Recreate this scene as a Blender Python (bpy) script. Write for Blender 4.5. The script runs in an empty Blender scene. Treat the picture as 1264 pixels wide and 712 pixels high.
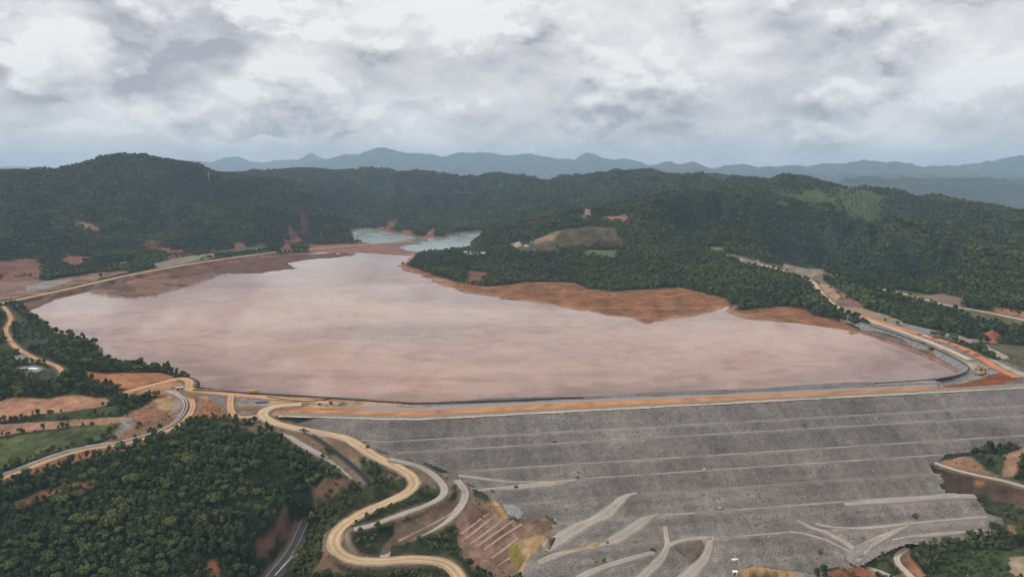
import bpy, bmesh, math, random
import numpy as np
from mathutils import Vector, Matrix

random.seed(7)
rng = np.random.default_rng(11)
sc = bpy.context.scene
col = sc.collection

# ------------------------------------------------------------------ camera
F, HOR, HC = 950.0, 210.0, 200.0            # focal length and horizon row of the 1264 px photograph, flying height (m)
PITCH = math.atan((356 - HOR) / F)
cam_d = bpy.data.cameras.new('camera'); cam = bpy.data.objects.new('camera', cam_d); col.objects.link(cam)
cam_d.sensor_width = 36.0; cam_d.lens = F / 1264 * 36.0
cam_d.clip_start = 5.0; cam_d.clip_end = 80000.0
cam.location = (0, 0, HC); cam.rotation_euler = (math.pi / 2 - PITCH, 0, 0)
sc.camera = cam

# ------------------------------------------------------------------ sun and sky
SUN_EL, SUN_AZ = math.radians(40), math.radians(-92)     # azimuth from +Y, negative to the left
sun_d = bpy.data.lights.new('sun', 'SUN'); sun = bpy.data.objects.new('sun', sun_d); col.objects.link(sun)
sun_d.energy = 2.2; sun_d.angle = math.radians(8); sun_d.color = (1.0, 0.91, 0.80)
sdir = Vector((math.sin(SUN_AZ) * math.cos(SUN_EL), math.cos(SUN_AZ) * math.cos(SUN_EL), math.sin(SUN_EL)))
sun.rotation_euler = sdir.to_track_quat('Z', 'Y').to_euler()
sun.location = (0, 0, 900)

w = bpy.data.worlds.new('World'); sc.world = w; w.use_nodes = True
nt = w.node_tree; nt.nodes.clear()
def N(t, ty, **kw):
    n = t.nodes.new(ty)
    for k, v in kw.items(): setattr(n, k, v)
    return n
def M(t, op, a, b=None, c=None):
    n = t.nodes.new('ShaderNodeMath'); n.operation = op
    for i, v in enumerate((a, b, c)):
        if v is None: continue
        if isinstance(v, (int, float)): n.inputs[i].default_value = v
        else: t.links.new(v, n.inputs[i])
    return n.outputs[0]
def VM(t, op, a, b=None):
    n = t.nodes.new('ShaderNodeVectorMath'); n.operation = op
    for i, v in enumerate((a, b)):
        if v is None: continue
        if isinstance(v, (tuple, list)): n.inputs[i].default_value = v
        else: t.links.new(v, n.inputs[i])
    return n.outputs[1] if op in ('DOT_PRODUCT', 'LENGTH', 'DISTANCE') else n.outputs[0]
def sset(t, sock, v):
    if isinstance(v, (int, float, tuple, list)): sock.default_value = v
    else: t.links.new(v, sock)
def NOISE(t, vec, scale, detail=6, rough=.55, dist=0.0):
    n = t.nodes.new('ShaderNodeTexNoise'); t.links.new(vec, n.inputs['Vector'])
    n.inputs['Scale'].default_value = scale; n.inputs['Detail'].default_value = detail
    n.inputs['Roughness'].default_value = rough; n.inputs['Distortion'].default_value = dist
    return n.outputs[0]
def MR(t, v, a, b, c=0.0, d=1.0, smooth=True):
    n = t.nodes.new('ShaderNodeMapRange'); n.interpolation_type = 'SMOOTHSTEP' if smooth else 'LINEAR'
    t.links.new(v, n.inputs[0])
    for i, q in enumerate((a, b, c, d)): n.inputs[i + 1].default_value = q
    return n.outputs[0]
def MIXC(t, f, a, b, mode='MIX'):
    n = t.nodes.new('ShaderNodeMix'); n.data_type = 'RGBA'; n.blend_type = mode
    sset(t, n.inputs[0], f); sset(t, n.inputs[6], a); sset(t, n.inputs[7], b)
    return n.outputs[2]
def RAMP(t, v, stops):
    n = t.nodes.new('ShaderNodeValToRGB'); t.links.new(v, n.inputs[0])
    e = n.color_ramp.elements
    while len(e) < len(stops): e.new(0.5)
    for q, (p, c) in zip(e, stops): q.position = p; q.color = (*c, 1)
    return n.outputs[0]

tc = N(nt, 'ShaderNodeTexCoord'); dirv = tc.outputs['Generated']
sep = N(nt, 'ShaderNodeSeparateXYZ'); nt.links.new(dirv, sep.inputs[0])
def cloudvec(off=0.0):                      # the cloud field is laid over the whole dome, flattened about two to one
    return VM(nt, 'MULTIPLY', VM(nt, 'ADD', dirv, (.37, .0, off)), (1.0, 1.0, 1.75))
def dirpx(px, py):
    u = (px - 632) / F; v = (356 - py) / F
    d = Vector((u, math.cos(PITCH) + v * math.sin(PITCH), -math.sin(PITCH) + v * math.cos(PITCH)))
    return d.normalized()
def cloudmass(px, py, wx, wy, amp, warp):
    """one large cloud mass: its bearing and height in the sky, half width and half height in degrees"""
    d = dirpx(px, py); az = math.atan2(d.x, d.y); el = math.asin(d.z)
    a = M(nt, 'ARCTAN2', sep.outputs[0], sep.outputs[1]); e = M(nt, 'ARCSINE', sep.outputs[2])
    dx = M(nt, 'MULTIPLY', M(nt, 'ADD', M(nt, 'SUBTRACT', a, az), warp), 1 / math.radians(wx))
    dy = M(nt, 'MULTIPLY', M(nt, 'ADD', M(nt, 'SUBTRACT', e, el), M(nt, 'MULTIPLY', warp, .6)), 1 / math.radians(wy))
    r2 = M(nt, 'ADD', M(nt, 'MULTIPLY', dx, dx), M(nt, 'MULTIPLY', dy, dy))
    return MR(nt, r2, .25, 1.5, amp, 0.0)
p0 = cloudvec(); p1 = cloudvec(0.015)
big = NOISE(nt, p0, 3.0, 4, .5, .3)
lump = NOISE(nt, p0, 9.0, 9, .54, .05)
lump_up = NOISE(nt, p1, 9.0, 9, .54, .05)
soft = NOISE(nt, p0, 5.0, 2, .5, .2)
warp = M(nt, 'MULTIPLY', M(nt, 'SUBTRACT', lump, .5), .26)
def both(a_): return M(nt, 'ADD', M(nt, 'MULTIPLY', M(nt, 'SUBTRACT', lump, .5), a_), M(nt, 'MULTIPLY', M(nt, 'SUBTRACT', soft, .5), .20))
warp2 = both(.26)
dark = M(nt, 'MULTIPLY', MR(nt, big, .34, .70), .42)
dark = M(nt, 'ADD', dark, M(nt, 'MULTIPLY', MR(nt, lump, .38, .72), .22))
# the large masses that stand in this part of the sky
for a_ in ((190, 28, 6.4, 4.4, .58), (165, 90, 6.8, 1.7, .36), (-10, 135, 3.2, 2.6, .34), (500, 88, 6.0, 2.2, .26), (330, 140, 5.0, 1.1, .26), (520, 155, 5.5, .8, .20),
           (960, 120, 5.5, 2.2, .24), (1235, 160, 6.0, 2.0, .32), (790, 168, 4.5, .7, .22), (1000, 172, 5.0, .6, .2), (1060, 60, 14.0, 3.0, .10), (690, 120, 4., 1.2, .12),
           (45, 66, 3.0, 1.7, -.55), (370, 34, 2.6, 1.1, -.45), (40, 6, 3.4, 1.2, -.40), (300, 170, 5.0, .6, -.28), (1010, 155, 2.6, .8, -.30), (730, 160, 3.0, .7, -.2), (90, 172, 3.5, .6, -.25), (560, 20, 10., 2.5, -.16), (820, 90, 8., 3., -.10)):
    dark = M(nt, 'ADD', dark, cloudmass(*a_, warp2))
light = M(nt, 'MULTIPLY', M(nt, 'SUBTRACT', lump, lump_up), 2.3)
cum = M(nt, 'MULTIPLY', MR(nt, M(nt, 'ADD', lump, M(nt, 'MULTIPLY', M(nt, 'SUBTRACT', soft, .5), .5)), .50, .56), MR(nt, sep.outputs[2], .0, .05))
top_lit = M(nt, 'MULTIPLY', M(nt, 'SUBTRACT', lump, lump_up), 3.2)
dark = M(nt, 'ADD', dark, M(nt, 'MULTIPLY', cum, M(nt, 'SUBTRACT', .07, top_lit)))
dark = M(nt, 'SUBTRACT', dark, light)
ccol = RAMP(nt, dark, [(0.0, (.94, .935, .925)), (.15, (.85, .845, .84)), (.40, (.745, .735, .745)), (.72, (.575, .57, .60)), (1.0, (.42, .42, .465))])
sky = N(nt, 'ShaderNodeTexSky', sky_type='NISHITA', sun_disc=False, sun_elevation=SUN_EL, sun_rotation=SUN_AZ, altitude=600, air_density=1.2, dust_density=3.0)
bg1 = N(nt, 'ShaderNodeBackground'); nt.links.new(sky.outputs[0], bg1.inputs[0]); bg1.inputs[1].default_value = 0.10
bg2 = N(nt, 'ShaderNodeBackground'); nt.links.new(ccol, bg2.inputs[0]); bg2.inputs[1].default_value = 1.0
mx = N(nt, 'ShaderNodeMixShader'); mx.inputs[0].default_value = 0.96
nt.links.new(bg1.outputs[0], mx.inputs[1]); nt.links.new(bg2.outputs[0], mx.inputs[2])
wo = N(nt, 'ShaderNodeOutputWorld'); nt.links.new(mx.outputs[0], wo.inputs[0])
w.cycles.sampling_method = 'MANUAL'; w.cycles.sample_map_resolution = 512

sc.view_settings.view_transform = 'Standard'; sc.view_settings.look = 'None'
sc.view_settings.exposure = 0.0; sc.view_settings.gamma = 1.0; sc.view_settings.use_curve_mapping = False
sc.cycles.use_denoising = True
sc.cycles.volume_bounces = 1; sc.cycles.max_bounces = 5; sc.cycles.diffuse_bounces = 2; sc.cycles.transparent_max_bounces = 6
sc.cycles.volume_step_rate = 4.0

# ------------------------------------------------------------------ survey: bearings of the photograph to places on the ground
def ray(px, py):
    u = (px - 632) / F; v = (356 - py) / F
    return np.array([u, math.cos(PITCH) + v * math.sin(PITCH), -math.sin(PITCH) + v * math.cos(PITCH)])
def at(px, py, z=0.0):                      # place at a known height
    d = ray(px, py); t = (z - HC) / d[2]; return np.array([d[0] * t, d[1] * t, z])
def far(px, py, Y, dz=0.0):                 # place at a known distance
    d = ray(px, py); t = Y / d[1]; return np.array([d[0] * t, Y, HC + d[2] * t + dz])
def proj(P):
    x, y, z = P[..., 0], P[..., 1], P[..., 2] - HC
    d = y * math.cos(PITCH) - z * math.sin(PITCH); v = y * math.sin(PITCH) + z * math.cos(PITCH)
    return 632 + F * x / d, 356 - F * v / d

# numpy gradient noise
_perm = np.random.default_rng(5).permutation(512).astype(np.int64)
_g = np.random.default_rng(6).random(512) * 2 * np.pi
def perlin(x, y):
    xi = np.floor(x).astype(np.int64); yi = np.floor(y).astype(np.int64); xf = x - xi; yf = y - yi
    u = xf * xf * xf * (xf * (xf * 6 - 15) + 10); v = yf * yf * yf * (yf * (yf * 6 - 15) + 10)
    def g(ix, iy, fx, fy):
        a = _g[_perm[(_perm[ix & 511] + iy) & 511]]
        return np.cos(a) * fx + np.sin(a) * fy
    n00 = g(xi, yi, xf, yf); n10 = g(xi + 1, yi, xf - 1, yf); n01 = g(xi, yi + 1, xf, yf - 1); n11 = g(xi + 1, yi + 1, xf - 1, yf - 1)
    a = n00 + u * (n10 - n00); b = n01 + u * (n11 - n01)
    return (a + v * (b - a)) * 1.5
def fbm(x, y, wl, octv=4, gain=.5):
    o = 0; a = 1
    for i in range(octv):
        o = o + a * perlin(x / wl + 17.3 * i, y / wl - 9.1 * i); wl *= .5; a *= gain
    return o
def ridged(x, y, wl, octv=4):
    o = 0; a = 1
    for i in range(octv):
        o = o + a * (0.6 - 1.6 * np.abs(perlin(x / wl + 31.7 * i, y / wl + 12.9 * i))); wl *= .5; a *= .5
    return o
def smooth(a, b, x):
    t = np.clip((x - a) / (b - a), 0, 1); return t * t * (3 - 2 * t)

def chaikin(P, n=2):
    P = np.asarray(P, float)
    for _ in range(n):
        Q = [P[0]]
        for a, b in zip(P[:-1], P[1:]): Q += [a * .75 + b * .25, a * .25 + b * .75]
        Q.append(P[-1]); P = np.array(Q)
    return P
def resample(P, step=None, n=None):
    P = np.asarray(P, float); L = np.r_[0, np.cumsum(np.linalg.norm(np.diff(P[:, :2], axis=0), axis=1))]
    if n is None: n = max(2, int(L[-1] / step) + 1)
    s = np.linspace(0, L[-1], n)
    return np.stack([np.interp(s, L, P[:, i]) for i in range(P.shape[1])], 1)
def seg_dist(X, Y, P):
    """distance from points to polyline P (n,2+) and the parameter's interpolated third column"""
    best = np.full(X.shape, 1e18); zz = np.zeros(X.shape)
    for a, b in zip(P[:-1], P[1:]):
        dx, dy = b[0] - a[0], b[1] - a[1]; l2 = dx * dx + dy * dy + 1e-9
        t = np.clip(((X - a[0]) * dx + (Y - a[1]) * dy) / l2, 0, 1)
        d = (X - a[0] - t * dx) ** 2 + (Y - a[1] - t * dy) ** 2
        m = d < best; best[m] = d[m]
        if P.shape[1] > 2: zz[m] = (a[2] + t * (b[2] - a[2]))[m]
    return np.sqrt(best), zz
def poly_sd(X, Y, P):
    """signed distance to polygon, negative inside"""
    P = np.asarray(P)[:, :2]; C = np.vstack([P, P[:1]]); d, _ = seg_dist(X, Y, C)
    ins = np.zeros(X.shape, bool)
    for a, b in zip(C[:-1], C[1:]):
        if a[1] == b[1]: continue
        c = (a[1] > Y) != (b[1] > Y)
        ins ^= c & (X < (b[0] - a[0]) * (Y - a[1]) / (b[1] - a[1]) + a[0])
    return np.where(ins, -d, d)

# ------------------------------------------------------------------ plan of the place (picture bearings + heights in metres; lake level = 0)
LAKE_PX = [(36, 384), (52, 377), (64, 372), (67, 367), (94, 361), (118, 357), (130, 352), (143, 353), (162, 344), (202, 335), (297, 320), (337, 316), (400, 311),
           (440, 312), (480, 314), (511, 316), (494, 328), (501, 333), (552, 354), (568, 362), (609, 367), (676, 376), (693, 381), (737, 386), (788, 396), (800, 399), (840, 391),
           (884, 384), (897, 379), (902, 386), (928, 395), (984, 399), (1020, 404), (1050, 408), (1060, 409), (1099, 421), (1128, 430), (1158, 442), (1183, 455), (1181, 462), (1160, 466), (1134, 469),
           (1079, 472), (1040, 474), (920, 481), (850, 484), (720, 490), (640, 493), (538, 497), (504, 498), (402, 490), (350, 487), (302, 484), (268, 481), (251, 477), (244, 470), (228, 463),
           (195, 457), (152, 451), (130, 444), (128, 430), (98, 419), (66, 410), (60, 401), (45, 392)]
LAKE = np.array([at(x, y, 0) for x, y in LAKE_PX])
MUD_PX = [[(110, 357), (128, 352), (160, 347), (165, 352), (150, 360), (128, 358)], [(140, 357), (162, 354), (176, 352), (172, 360), (158, 364), (146, 362)],
          [(192, 343), (206, 334), (300, 320), (380, 313), (428, 310), (418, 318), (386, 322), (352, 332), (318, 337), (290, 339), (262, 336), (230, 344), (200, 347)],
          [(184, 351), (210, 349), (232, 351), (228, 354), (200, 354)], [(400, 309), (440, 310), (438, 316), (412, 315)]]
MUD = [np.array([at(x, y, 0) for x, y in P]) for P in MUD_PX]
TEAL = np.array([at(x, y, .6) for x, y in [(430, 287), (446, 283), (468, 284), (495, 289), (520, 294), (545, 294), (566, 288), (592, 287), (594, 291), (586, 298), (576, 308), (542, 311), (505, 311), (490, 305), (470, 301), (440, 300), (436, 292)]])
SPIT = np.array([at(x, y, 1.0) for x, y in [(380, 304), (440, 301), (470, 299.5), (500, 296.5), (512, 295.5), (524, 301), (502, 302.5), (494, 305), (500, 309), (530, 311.5), (520, 316), (480, 313.5), (440, 311), (380, 311)]])

CREST_Z = 3.0
D1a, D1b = at(538, 517, CREST_Z), at(1264, 479, CREST_Z)
D2a, D2b = at(487, 520, CREST_Z), at(337, 514, CREST_Z)
def _normal(a, b):
    t = (b - a)[:2]; t = t / np.linalg.norm(t); n = np.array([t[1], -t[0]])
    return n if n[1] < 0 else -n
n1, n2 = _normal(D1a, D1b), _normal(D2b, D2a)
SLOPE = 0.42
BENCH_Z = [-6.0, -11.0, -20.0, -26.0, -33.3, -41.5, -50.5]
def dam_d(x, y):
    return np.maximum((x - D1a[0]) * n1[0] + (y - D1a[1]) * n1[1], (x - D2a[0]) * n2[0] + (y - D2a[1]) * n2[1])
_prof_d, _prof_z = [-60, 0], [CREST_Z, CREST_Z]
for b in BENCH_Z:
    dm = (CREST_Z - b) / SLOPE
    _prof_d += [dm - 2.6, dm + 2.6]; _prof_z += [b, b - 0.15]
_prof_d += [260]; _prof_z += [CREST_Z - 260 * SLOPE]
def dam_z(x, y): return np.interp(dam_d(x, y), _prof_d, _prof_z)
def on_dam(px, py):                         # where a bearing meets the mean dam face
    d = ray(px, py)
    best = max((CREST_Z + SLOPE * (a[:2] @ n) - HC) / (d[2] + SLOPE * (d[:2] @ n)) for a, n in ((D1a, n1), (D2a, n2)))
    P = d * best; return np.array([P[0], P[1], HC + P[2]])

DAM_FACE_PX = [(337, 513), (380, 527), (430, 537), (447, 548), (466, 558), (488, 566), (517, 570), (545, 581), (565, 592), (588, 606), (606, 619), (632, 633), (655, 636), (676, 640), (690, 651), (676, 672), (660, 690), (648, 716), (640, 760),
               (900, 760), (900, 700), (925, 694), (980, 700), (1010, 706), (1050, 696), (1065, 690), (1085, 680), (1100, 672), (1118, 667), (1160, 668), (1180, 664), (1210, 657), (1238, 653), (1231, 629), (1214, 615),
               (1180, 613), (1164, 600), (1175, 598), (1158, 585), (1152, 573), (1162, 566), (1205, 560), (1250, 554), (1330, 545), (1420, 530), (1420, 468), (1264, 477), (1060, 487), (861, 496), (640, 508), (538, 515), (487, 518)]
DAM_FACE = np.array([on_dam(x, y) if dam_d(*at(x, y, CREST_Z)[:2]) > 0 else at(x, y, CREST_Z) for x, y in DAM_FACE_PX])

# roads: name, (px, py, z) stations, half width, style
ROADS = {
 'haul_road': ([(372, 499, 3), (340, 501, 3), (322, 508, 3), (328, 518, 2), (352, 526, -1), (390, 533, -3.4), (428, 540, -5), (444, 550, -7.5), (462, 563, -11.2), (485, 573, -14), (505, 584, -17.5), (514, 596, -21.5), (504, 608, -26),
                (477, 620, -30), (446, 633, -33.5), (420, 650, -37), (410, 667, -40.5), (417, 682, -43.5), (438, 692, -46), (470, 693, -47), (511, 689, -47.5), (545, 692, -49.5), (563, 703, -52), (570, 718, -54.5), (572, 740, -58)], 5.5, 'haul'),
 'upper_bench_road': ([(480, 566, -12), (517, 574, -15.8), (535, 585, -20), (550, 600, -25), (548, 612, -27.8), (526, 624, -30), (490, 636, -32.2), (463, 647, -34.2), (437, 653, -35.3)], 3.2, 'grey'),
 'lower_bench_road': ([(564, 592, -23.2), (577, 607, -27.8), (570, 625, -33), (546, 647, -38.5), (517, 660, -41.8), (490, 669, -44), (477, 677, -45.5), (474, 688, -47)], 3.7, 'grey'),
 'valley_road': ([(-60, 612, -23), (0, 591, -18), (30, 580, -16), (60, 568, -14), (90, 558, -12.5), (120, 552, -11), (150, 549, -10), (172, 543, -9), (202, 534, -7), (224, 523, -5), (237, 508, -3), (239, 496, -1.5), (230, 487, 0), (214, 481, 1)], 3.2, 'dirt'),
 'shore_road': ([(150, 486, 1), (172, 479, 1.5), (192, 474, 2), (212, 469, 3), (226, 466, 3.3), (236, 471, 3.3), (231, 479, 3), (240, 482.5, 3), (285, 486.5, 3), (350, 492, 3), (420, 498, 3)], 4.6, 'dirt'),
 'link_road': ([(286, 487, 3), (284, 497, 2.5), (285, 508, 1.5), (294, 516, 1.5), (318, 513, 2.8)], 3.6, 'dirt'),
 'causeway_road': ([(-80, 393, 6), (0, 374, 6), (40, 366, 6), (100, 353, 6), (160, 339, 6), (225, 327, 5.5), (300, 316, 5), (360, 309, 4.5), (430, 304, 4), (470, 300, 3.5), (508, 297.5, 3)], 6.0, 'dirt'),
 'lake_path': ([(4, 378, 6), (12, 388, 5), (14, 396, 6), (6, 406, 8), (10, 416, 9), (18, 428, 10), (40, 441, 12), (58, 447, 11), (74, 453, 10), (79, 462, 8)], 3.0, 'dirt'),
 'ridge_road': ([(848, 305, 34), (880, 311, 30), (920, 322, 24), (950, 329, 20), (985, 339, 15), (1004, 347, 12), (1010, 357, 9), (1022, 370, 7), (1040, 384, 6), (1060, 390, 6), (1080, 398, 6), (1128, 414, 6), (1168, 430, 6), (1198, 444, 5)], 4.5, 'pale'),
 'clay_road': ([(1256, 466, 3.2), (1246, 461, 3.5), (1233, 455, 4.5), (1217, 445, 5.5), (1197, 433, 6), (1168, 421.5, 6), (1138, 413, 6), (1099, 401, 6), (1067, 391, 6), (1050, 384.5, 6.5)], 5.0, 'clay'),
 'hill_track': ([(1090, 357, 22), (1110, 361, 20), (1130, 366, 17), (1165, 376, 10), (1200, 382, 6), (1223, 386, 4), (1264, 395, 1), (1330, 408, -4)], 3.5, 'pale'),
 'toe_road': ([(1070, 700, -66), (1090, 706, -66), (1110, 716, -68)], 2.5, 'grey'),
 'toe_track': ([(1120, 676, -61), (1106, 684, -63), (1108, 695, -64), (1120, 706, -65), (1130, 716, -66)], 2.6, 'pale'),
 'abutment_track': ([(1154, 571, -29), (1180, 580, -31), (1210, 587, -32), (1240, 593, -32), (1264, 600, -33), (1320, 615, -34)], 2.2, 'pale'),
 'drain_track': ([(340, 526, -1), (356, 538, -4.5), (375, 550, -8), (400, 563, -11.5), (425, 580, -16), (436, 590, -19)], 3.2, 'grey'),
}
ROADW = {}
for k_, (st, hw, sty) in ROADS.items():
    ROADW[k_] = resample(chaikin([at(*q) for q in st], 2), step=4.0 if k_ not in ('causeway_road', 'ridge_road', 'hill_track') else 8.0)

# control points: natural ground
CP = []
def cz(*L):
    for x, y, z in L: CP.append(at(x, y, z))
CRESTS = []
def cf(dz, *L):
    for x, y, Y in L: CP.append(far(x, y, Y, dz))
    if dz == -9 and len(L) > 11: CRESTS.append(np.array([far(x, y, Y)[:2] for x, y, Y in L]))
# left hill: skyline, spur, foot
cf(-9, (-160, 216, 2500), (-80, 215, 2550), (0, 213, 2600), (60, 209, 2650), (95, 197, 2700), (125, 190, 2730), (150, 187.5, 2750), (180, 189, 2780), (210, 194, 2820), (250, 205, 2900), (300, 214, 3000), (345, 219, 3150))
cf(-8, (290, 232, 2750), (340, 252, 2550), (385, 272, 2330), (415, 287, 2180), (60, 262, 2180), (0, 262, 2100), (120, 292, 2020), (-60, 280, 1900), (40, 300, 1800), (165, 250, 2350), (230, 262, 2350), (200, 225, 2600))
cz((-60, 350, 9), (0, 345, 8), (60, 345, 7), (110, 333, 8), (170, 326, 7), (230, 318, 6), (300, 309, 6), (350, 305, 5), (400, 301, 4), (438, 300, 3))
for Y, z in ((3400, 120), (3700, 90)):
    for x in (-2600, -2000, -1400, -900): CP.append(np.array([x * Y / 3400, Y, z]))
# middle ridge
cf(-9, (375, 207, 4600), (400, 207, 4500), (450, 210, 4450), (501, 212, 4400), (535, 216, 4350), (585, 216, 4300), (619, 214, 4250), (653, 219, 4200), (720, 219, 4100), (764, 214, 4000), (798, 207, 3950), (818, 212, 3950), (850, 215, 3900), (330, 212, 4700), (250, 214, 4800))
cf(-8, (420, 250, 3300), (480, 245, 3400), (540, 248, 3300), (600, 250, 3150), (660, 250, 3000), (720, 244, 2950), (500, 268, 2750), (440, 270, 2800), (530, 276, 2640), (620, 274, 2500), (780, 232, 3100))
cz((446, 281, 4), (475, 281, 6), (500, 286, 6), (530, 290, 5), (552, 291, 4), (570, 285, 3), (600, 284, 4))
for x in (-2500, -1500, -600, 200, 900): CP.append(np.array([x, 5600, 70.0]))
# right ridge and its flank
cf(-8, (578, 306, 1960), (592, 294, 1970), (616, 286, 1980), (653, 278, 1990), (697, 271, 2000), (723, 262, 2010), (738, 252, 2050), (771, 248, 2080), (820, 246, 2130), (859, 234, 2250), (910, 232, 2450), (947, 231, 2550))
cf(-9, (881, 211, 3100), (925, 221, 2900), (965, 214.5, 2780), (1002, 216.5, 2700), (1046, 222, 2600), (1075, 228, 2520), (1112, 233, 2430), (1152, 245, 2300), (1185, 252, 2200), (1215, 258, 2100), (1264, 266, 1980), (1340, 278, 1850), (1420, 292, 1750))
cf(-6, (880, 262, 1900), (930, 280, 1720), (980, 296, 1560), (1040, 300, 1480), (1100, 300, 1500), (1160, 300, 1500), (1240, 315, 1400), (1010, 262, 1950), (1090, 262, 1950), (1180, 285, 1700), (830, 275, 1850), (1340, 330, 1300), (1060, 240, 2250))
cf(-5, (930, 314, 1480), (1000, 330, 1350), (1060, 343, 1260), (1130, 356, 1180), (1200, 371, 1090), (1264, 383, 1030), (1340, 395, 980))
for x, Y, z in ((500, 2700, 60), (1250, 3350, 40), (1750, 2700, 0), (2050, 2300, 10), (1800, 3600, -60), (2600, 4500, -140), (1500, 4800, -40), (2900, 3300, -90)): CP.append(np.array([x, Y, z], float))
# peninsula
cf(-9, (530, 318, 1640), (560, 307, 1700), (620, 303, 1680), (700, 304, 1650), (780, 306, 1620), (850, 307, 1580), (600, 325, 1560), (680, 322, 1540), (760, 325, 1500), (840, 325, 1480), (890, 325, 1450))
cf(0, (690, 286, 1800), (755, 282, 1800), (770, 287, 1790), (700, 306, 1720), (772, 306, 1710), (650, 300, 1780), (722, 262, 1960), (760, 272, 1900))
cz((575, 309, 4), (600, 312, 8), (640, 305, 22))
cz((503, 329, .8), (549, 345, 1), (603, 354, 1), (650, 348, 1), (708, 349, 1), (727, 357, 1), (780, 361, 1), (840, 355, 1), (873, 363, 1), (899, 370, 1), (910, 384, .8), (940, 381, 1), (969, 378, 1), (1006, 390, 1), (1035, 397, 1))
cf(-9, (930, 335, 1330), (965, 343, 1240), (985, 355, 1180), (915, 355, 1230), (1000, 372, 1080))
cz((1030, 358, 12), (1060, 372, 12), (1050, 385, 7), (1090, 388, 4), (1150, 400, 0), (1200, 408, -4), (1264, 420, -10), (1264, 445, -2), (1100, 378, 3), (1180, 395, -4), (1340, 440, -12))
# crest platform
cz((1100, 404, 6), (1150, 418, 6), (1190, 438, 6), (1217, 432, 6), (1205, 455, 4.5), (1240, 442, 4.5), (1264, 455, 3), (1264, 470, 3), (1330, 470, 3), (1400, 468, 3))
# left shore knoll, fields
cz((100, 424, 6), (150, 458, 5), (60, 425, 9), (30, 410, 10), (60, 440, 12), (0, 450, 15), (-50, 430, 17), (-60, 400, 9), (40, 458, 11), (110, 450, 8), (100, 482, 4), (20, 480, 7), (-40, 480, 8), (60, 487, 1), (150, 485, 2), (200, 458, 4), (120, 468, 4), (180, 467, 3.5))
cz((0, 495, -3), (60, 500, -4), (130, 497, -2.5), (0, 520, -6), (80, 517, -5.5), (150, 514, -4.5), (0, 545, -10), (80, 537, -8.5), (150, 528, -7), (190, 515, -4), (210, 500, -2), (0, 572, -15), (70, 552, -11), (-60, 520, -7), (-60, 560, -13), (250, 500, 0), (265, 510, -1), (275, 495, 2))
# lower-left forest hill, gully
cz((250, 530, -3), (285, 532, -2), (320, 548, -6), (360, 570, -12), (400, 590, -17), (425, 600, -20), (230, 555, -9), (170, 575, -14), (90, 600, -20), (0, 625, -27), (-60, 640, -32), (60, 660, -40), (0, 700, -52), (60, 712, -54), (150, 640, -31), (150, 712, -52), (230, 620, -24), (240, 690, -45),
   (300, 600, -19), (300, 650, -34), (290, 712, -54), (350, 620, -26), (380, 620, -28), (330, 680, -50), (0, 760, -64), (150, 770, -66), (300, 780, -68), (450, 780, -66), (330, 640, -32))
cz((345, 702, -59), (362, 678, -54.5), (376, 652, -48.5), (400, 635, -38), (392, 690, -50), (375, 712, -57), (440, 615, -28), (460, 605, -24), (440, 720, -53), (500, 712, -53))
cz((470, 652, -36), (500, 655, -38.5), (450, 670, -41), (480, 600, -22.5), (530, 610, -27), (500, 626, -30.8), (540, 630, -33))
cz((600, 640, -37.5), (580, 660, -43), (620, 670, -48), (640, 655, -44), (660, 655, -45), (675, 648, -42), (600, 700, -55), (650, 700, -59), (620, 740, -64))
# toe and right abutment
cz((920, 700, -70), (960, 705, -71), (1000, 712, -72), (1040, 705, -69), (960, 760, -80), (1100, 690, -65), (1150, 690, -64), (1150, 675, -62), (1200, 680, -62), (1264, 660, -56), (1264, 690, -61), (1264, 740, -68), (1130, 740, -71), (1330, 650, -50), (1330, 700, -58))
cz((1185, 570, -26), (1200, 578, -28), (1230, 575, -25), (1264, 565, -20), (1264, 590, -29), (1225, 600, -36), (1250, 615, -41), (1264, 630, -44), (1190, 592, -35), (1190, 606, -40), (1246, 640, -50), (1330, 560, -14), (1330, 600, -28), (1400, 560, -8), (1220, 560, -21))
for p in LAKE[::2]: CP.append(p + np.array([0, 0, .5]))
for k_, P in ROADW.items():
    for p in P[:: (6 if 'ridge' not in k_ else 4)]: CP.append(p)
for i in range(len(DAM_FACE)): CP.append(DAM_FACE[i] - np.array([0, 0, .2]))
for x, y in ((700, 560), (900, 540), (1100, 530), (800, 610), (1000, 600), (750, 670), (900, 660), (1080, 620), (600, 560), (800, 712)): CP.append(on_dam(x, y) - np.array([0, 0, 4]))
for x, y in ((0, 150), (-300, 250), (300, 250), (-600, 500), (700, 500)): CP.append(np.array([x, y, -85 if abs(x) < 400 else -40], float))
for a in np.radians(np.arange(-60, 61, 12)):
    for r, z in ((8000, -150), (14000, -210), (28000, -265)): CP.append(np.array([math.sin(a) * r, math.cos(a) * r, z]))
CP = np.array(CP)
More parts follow.
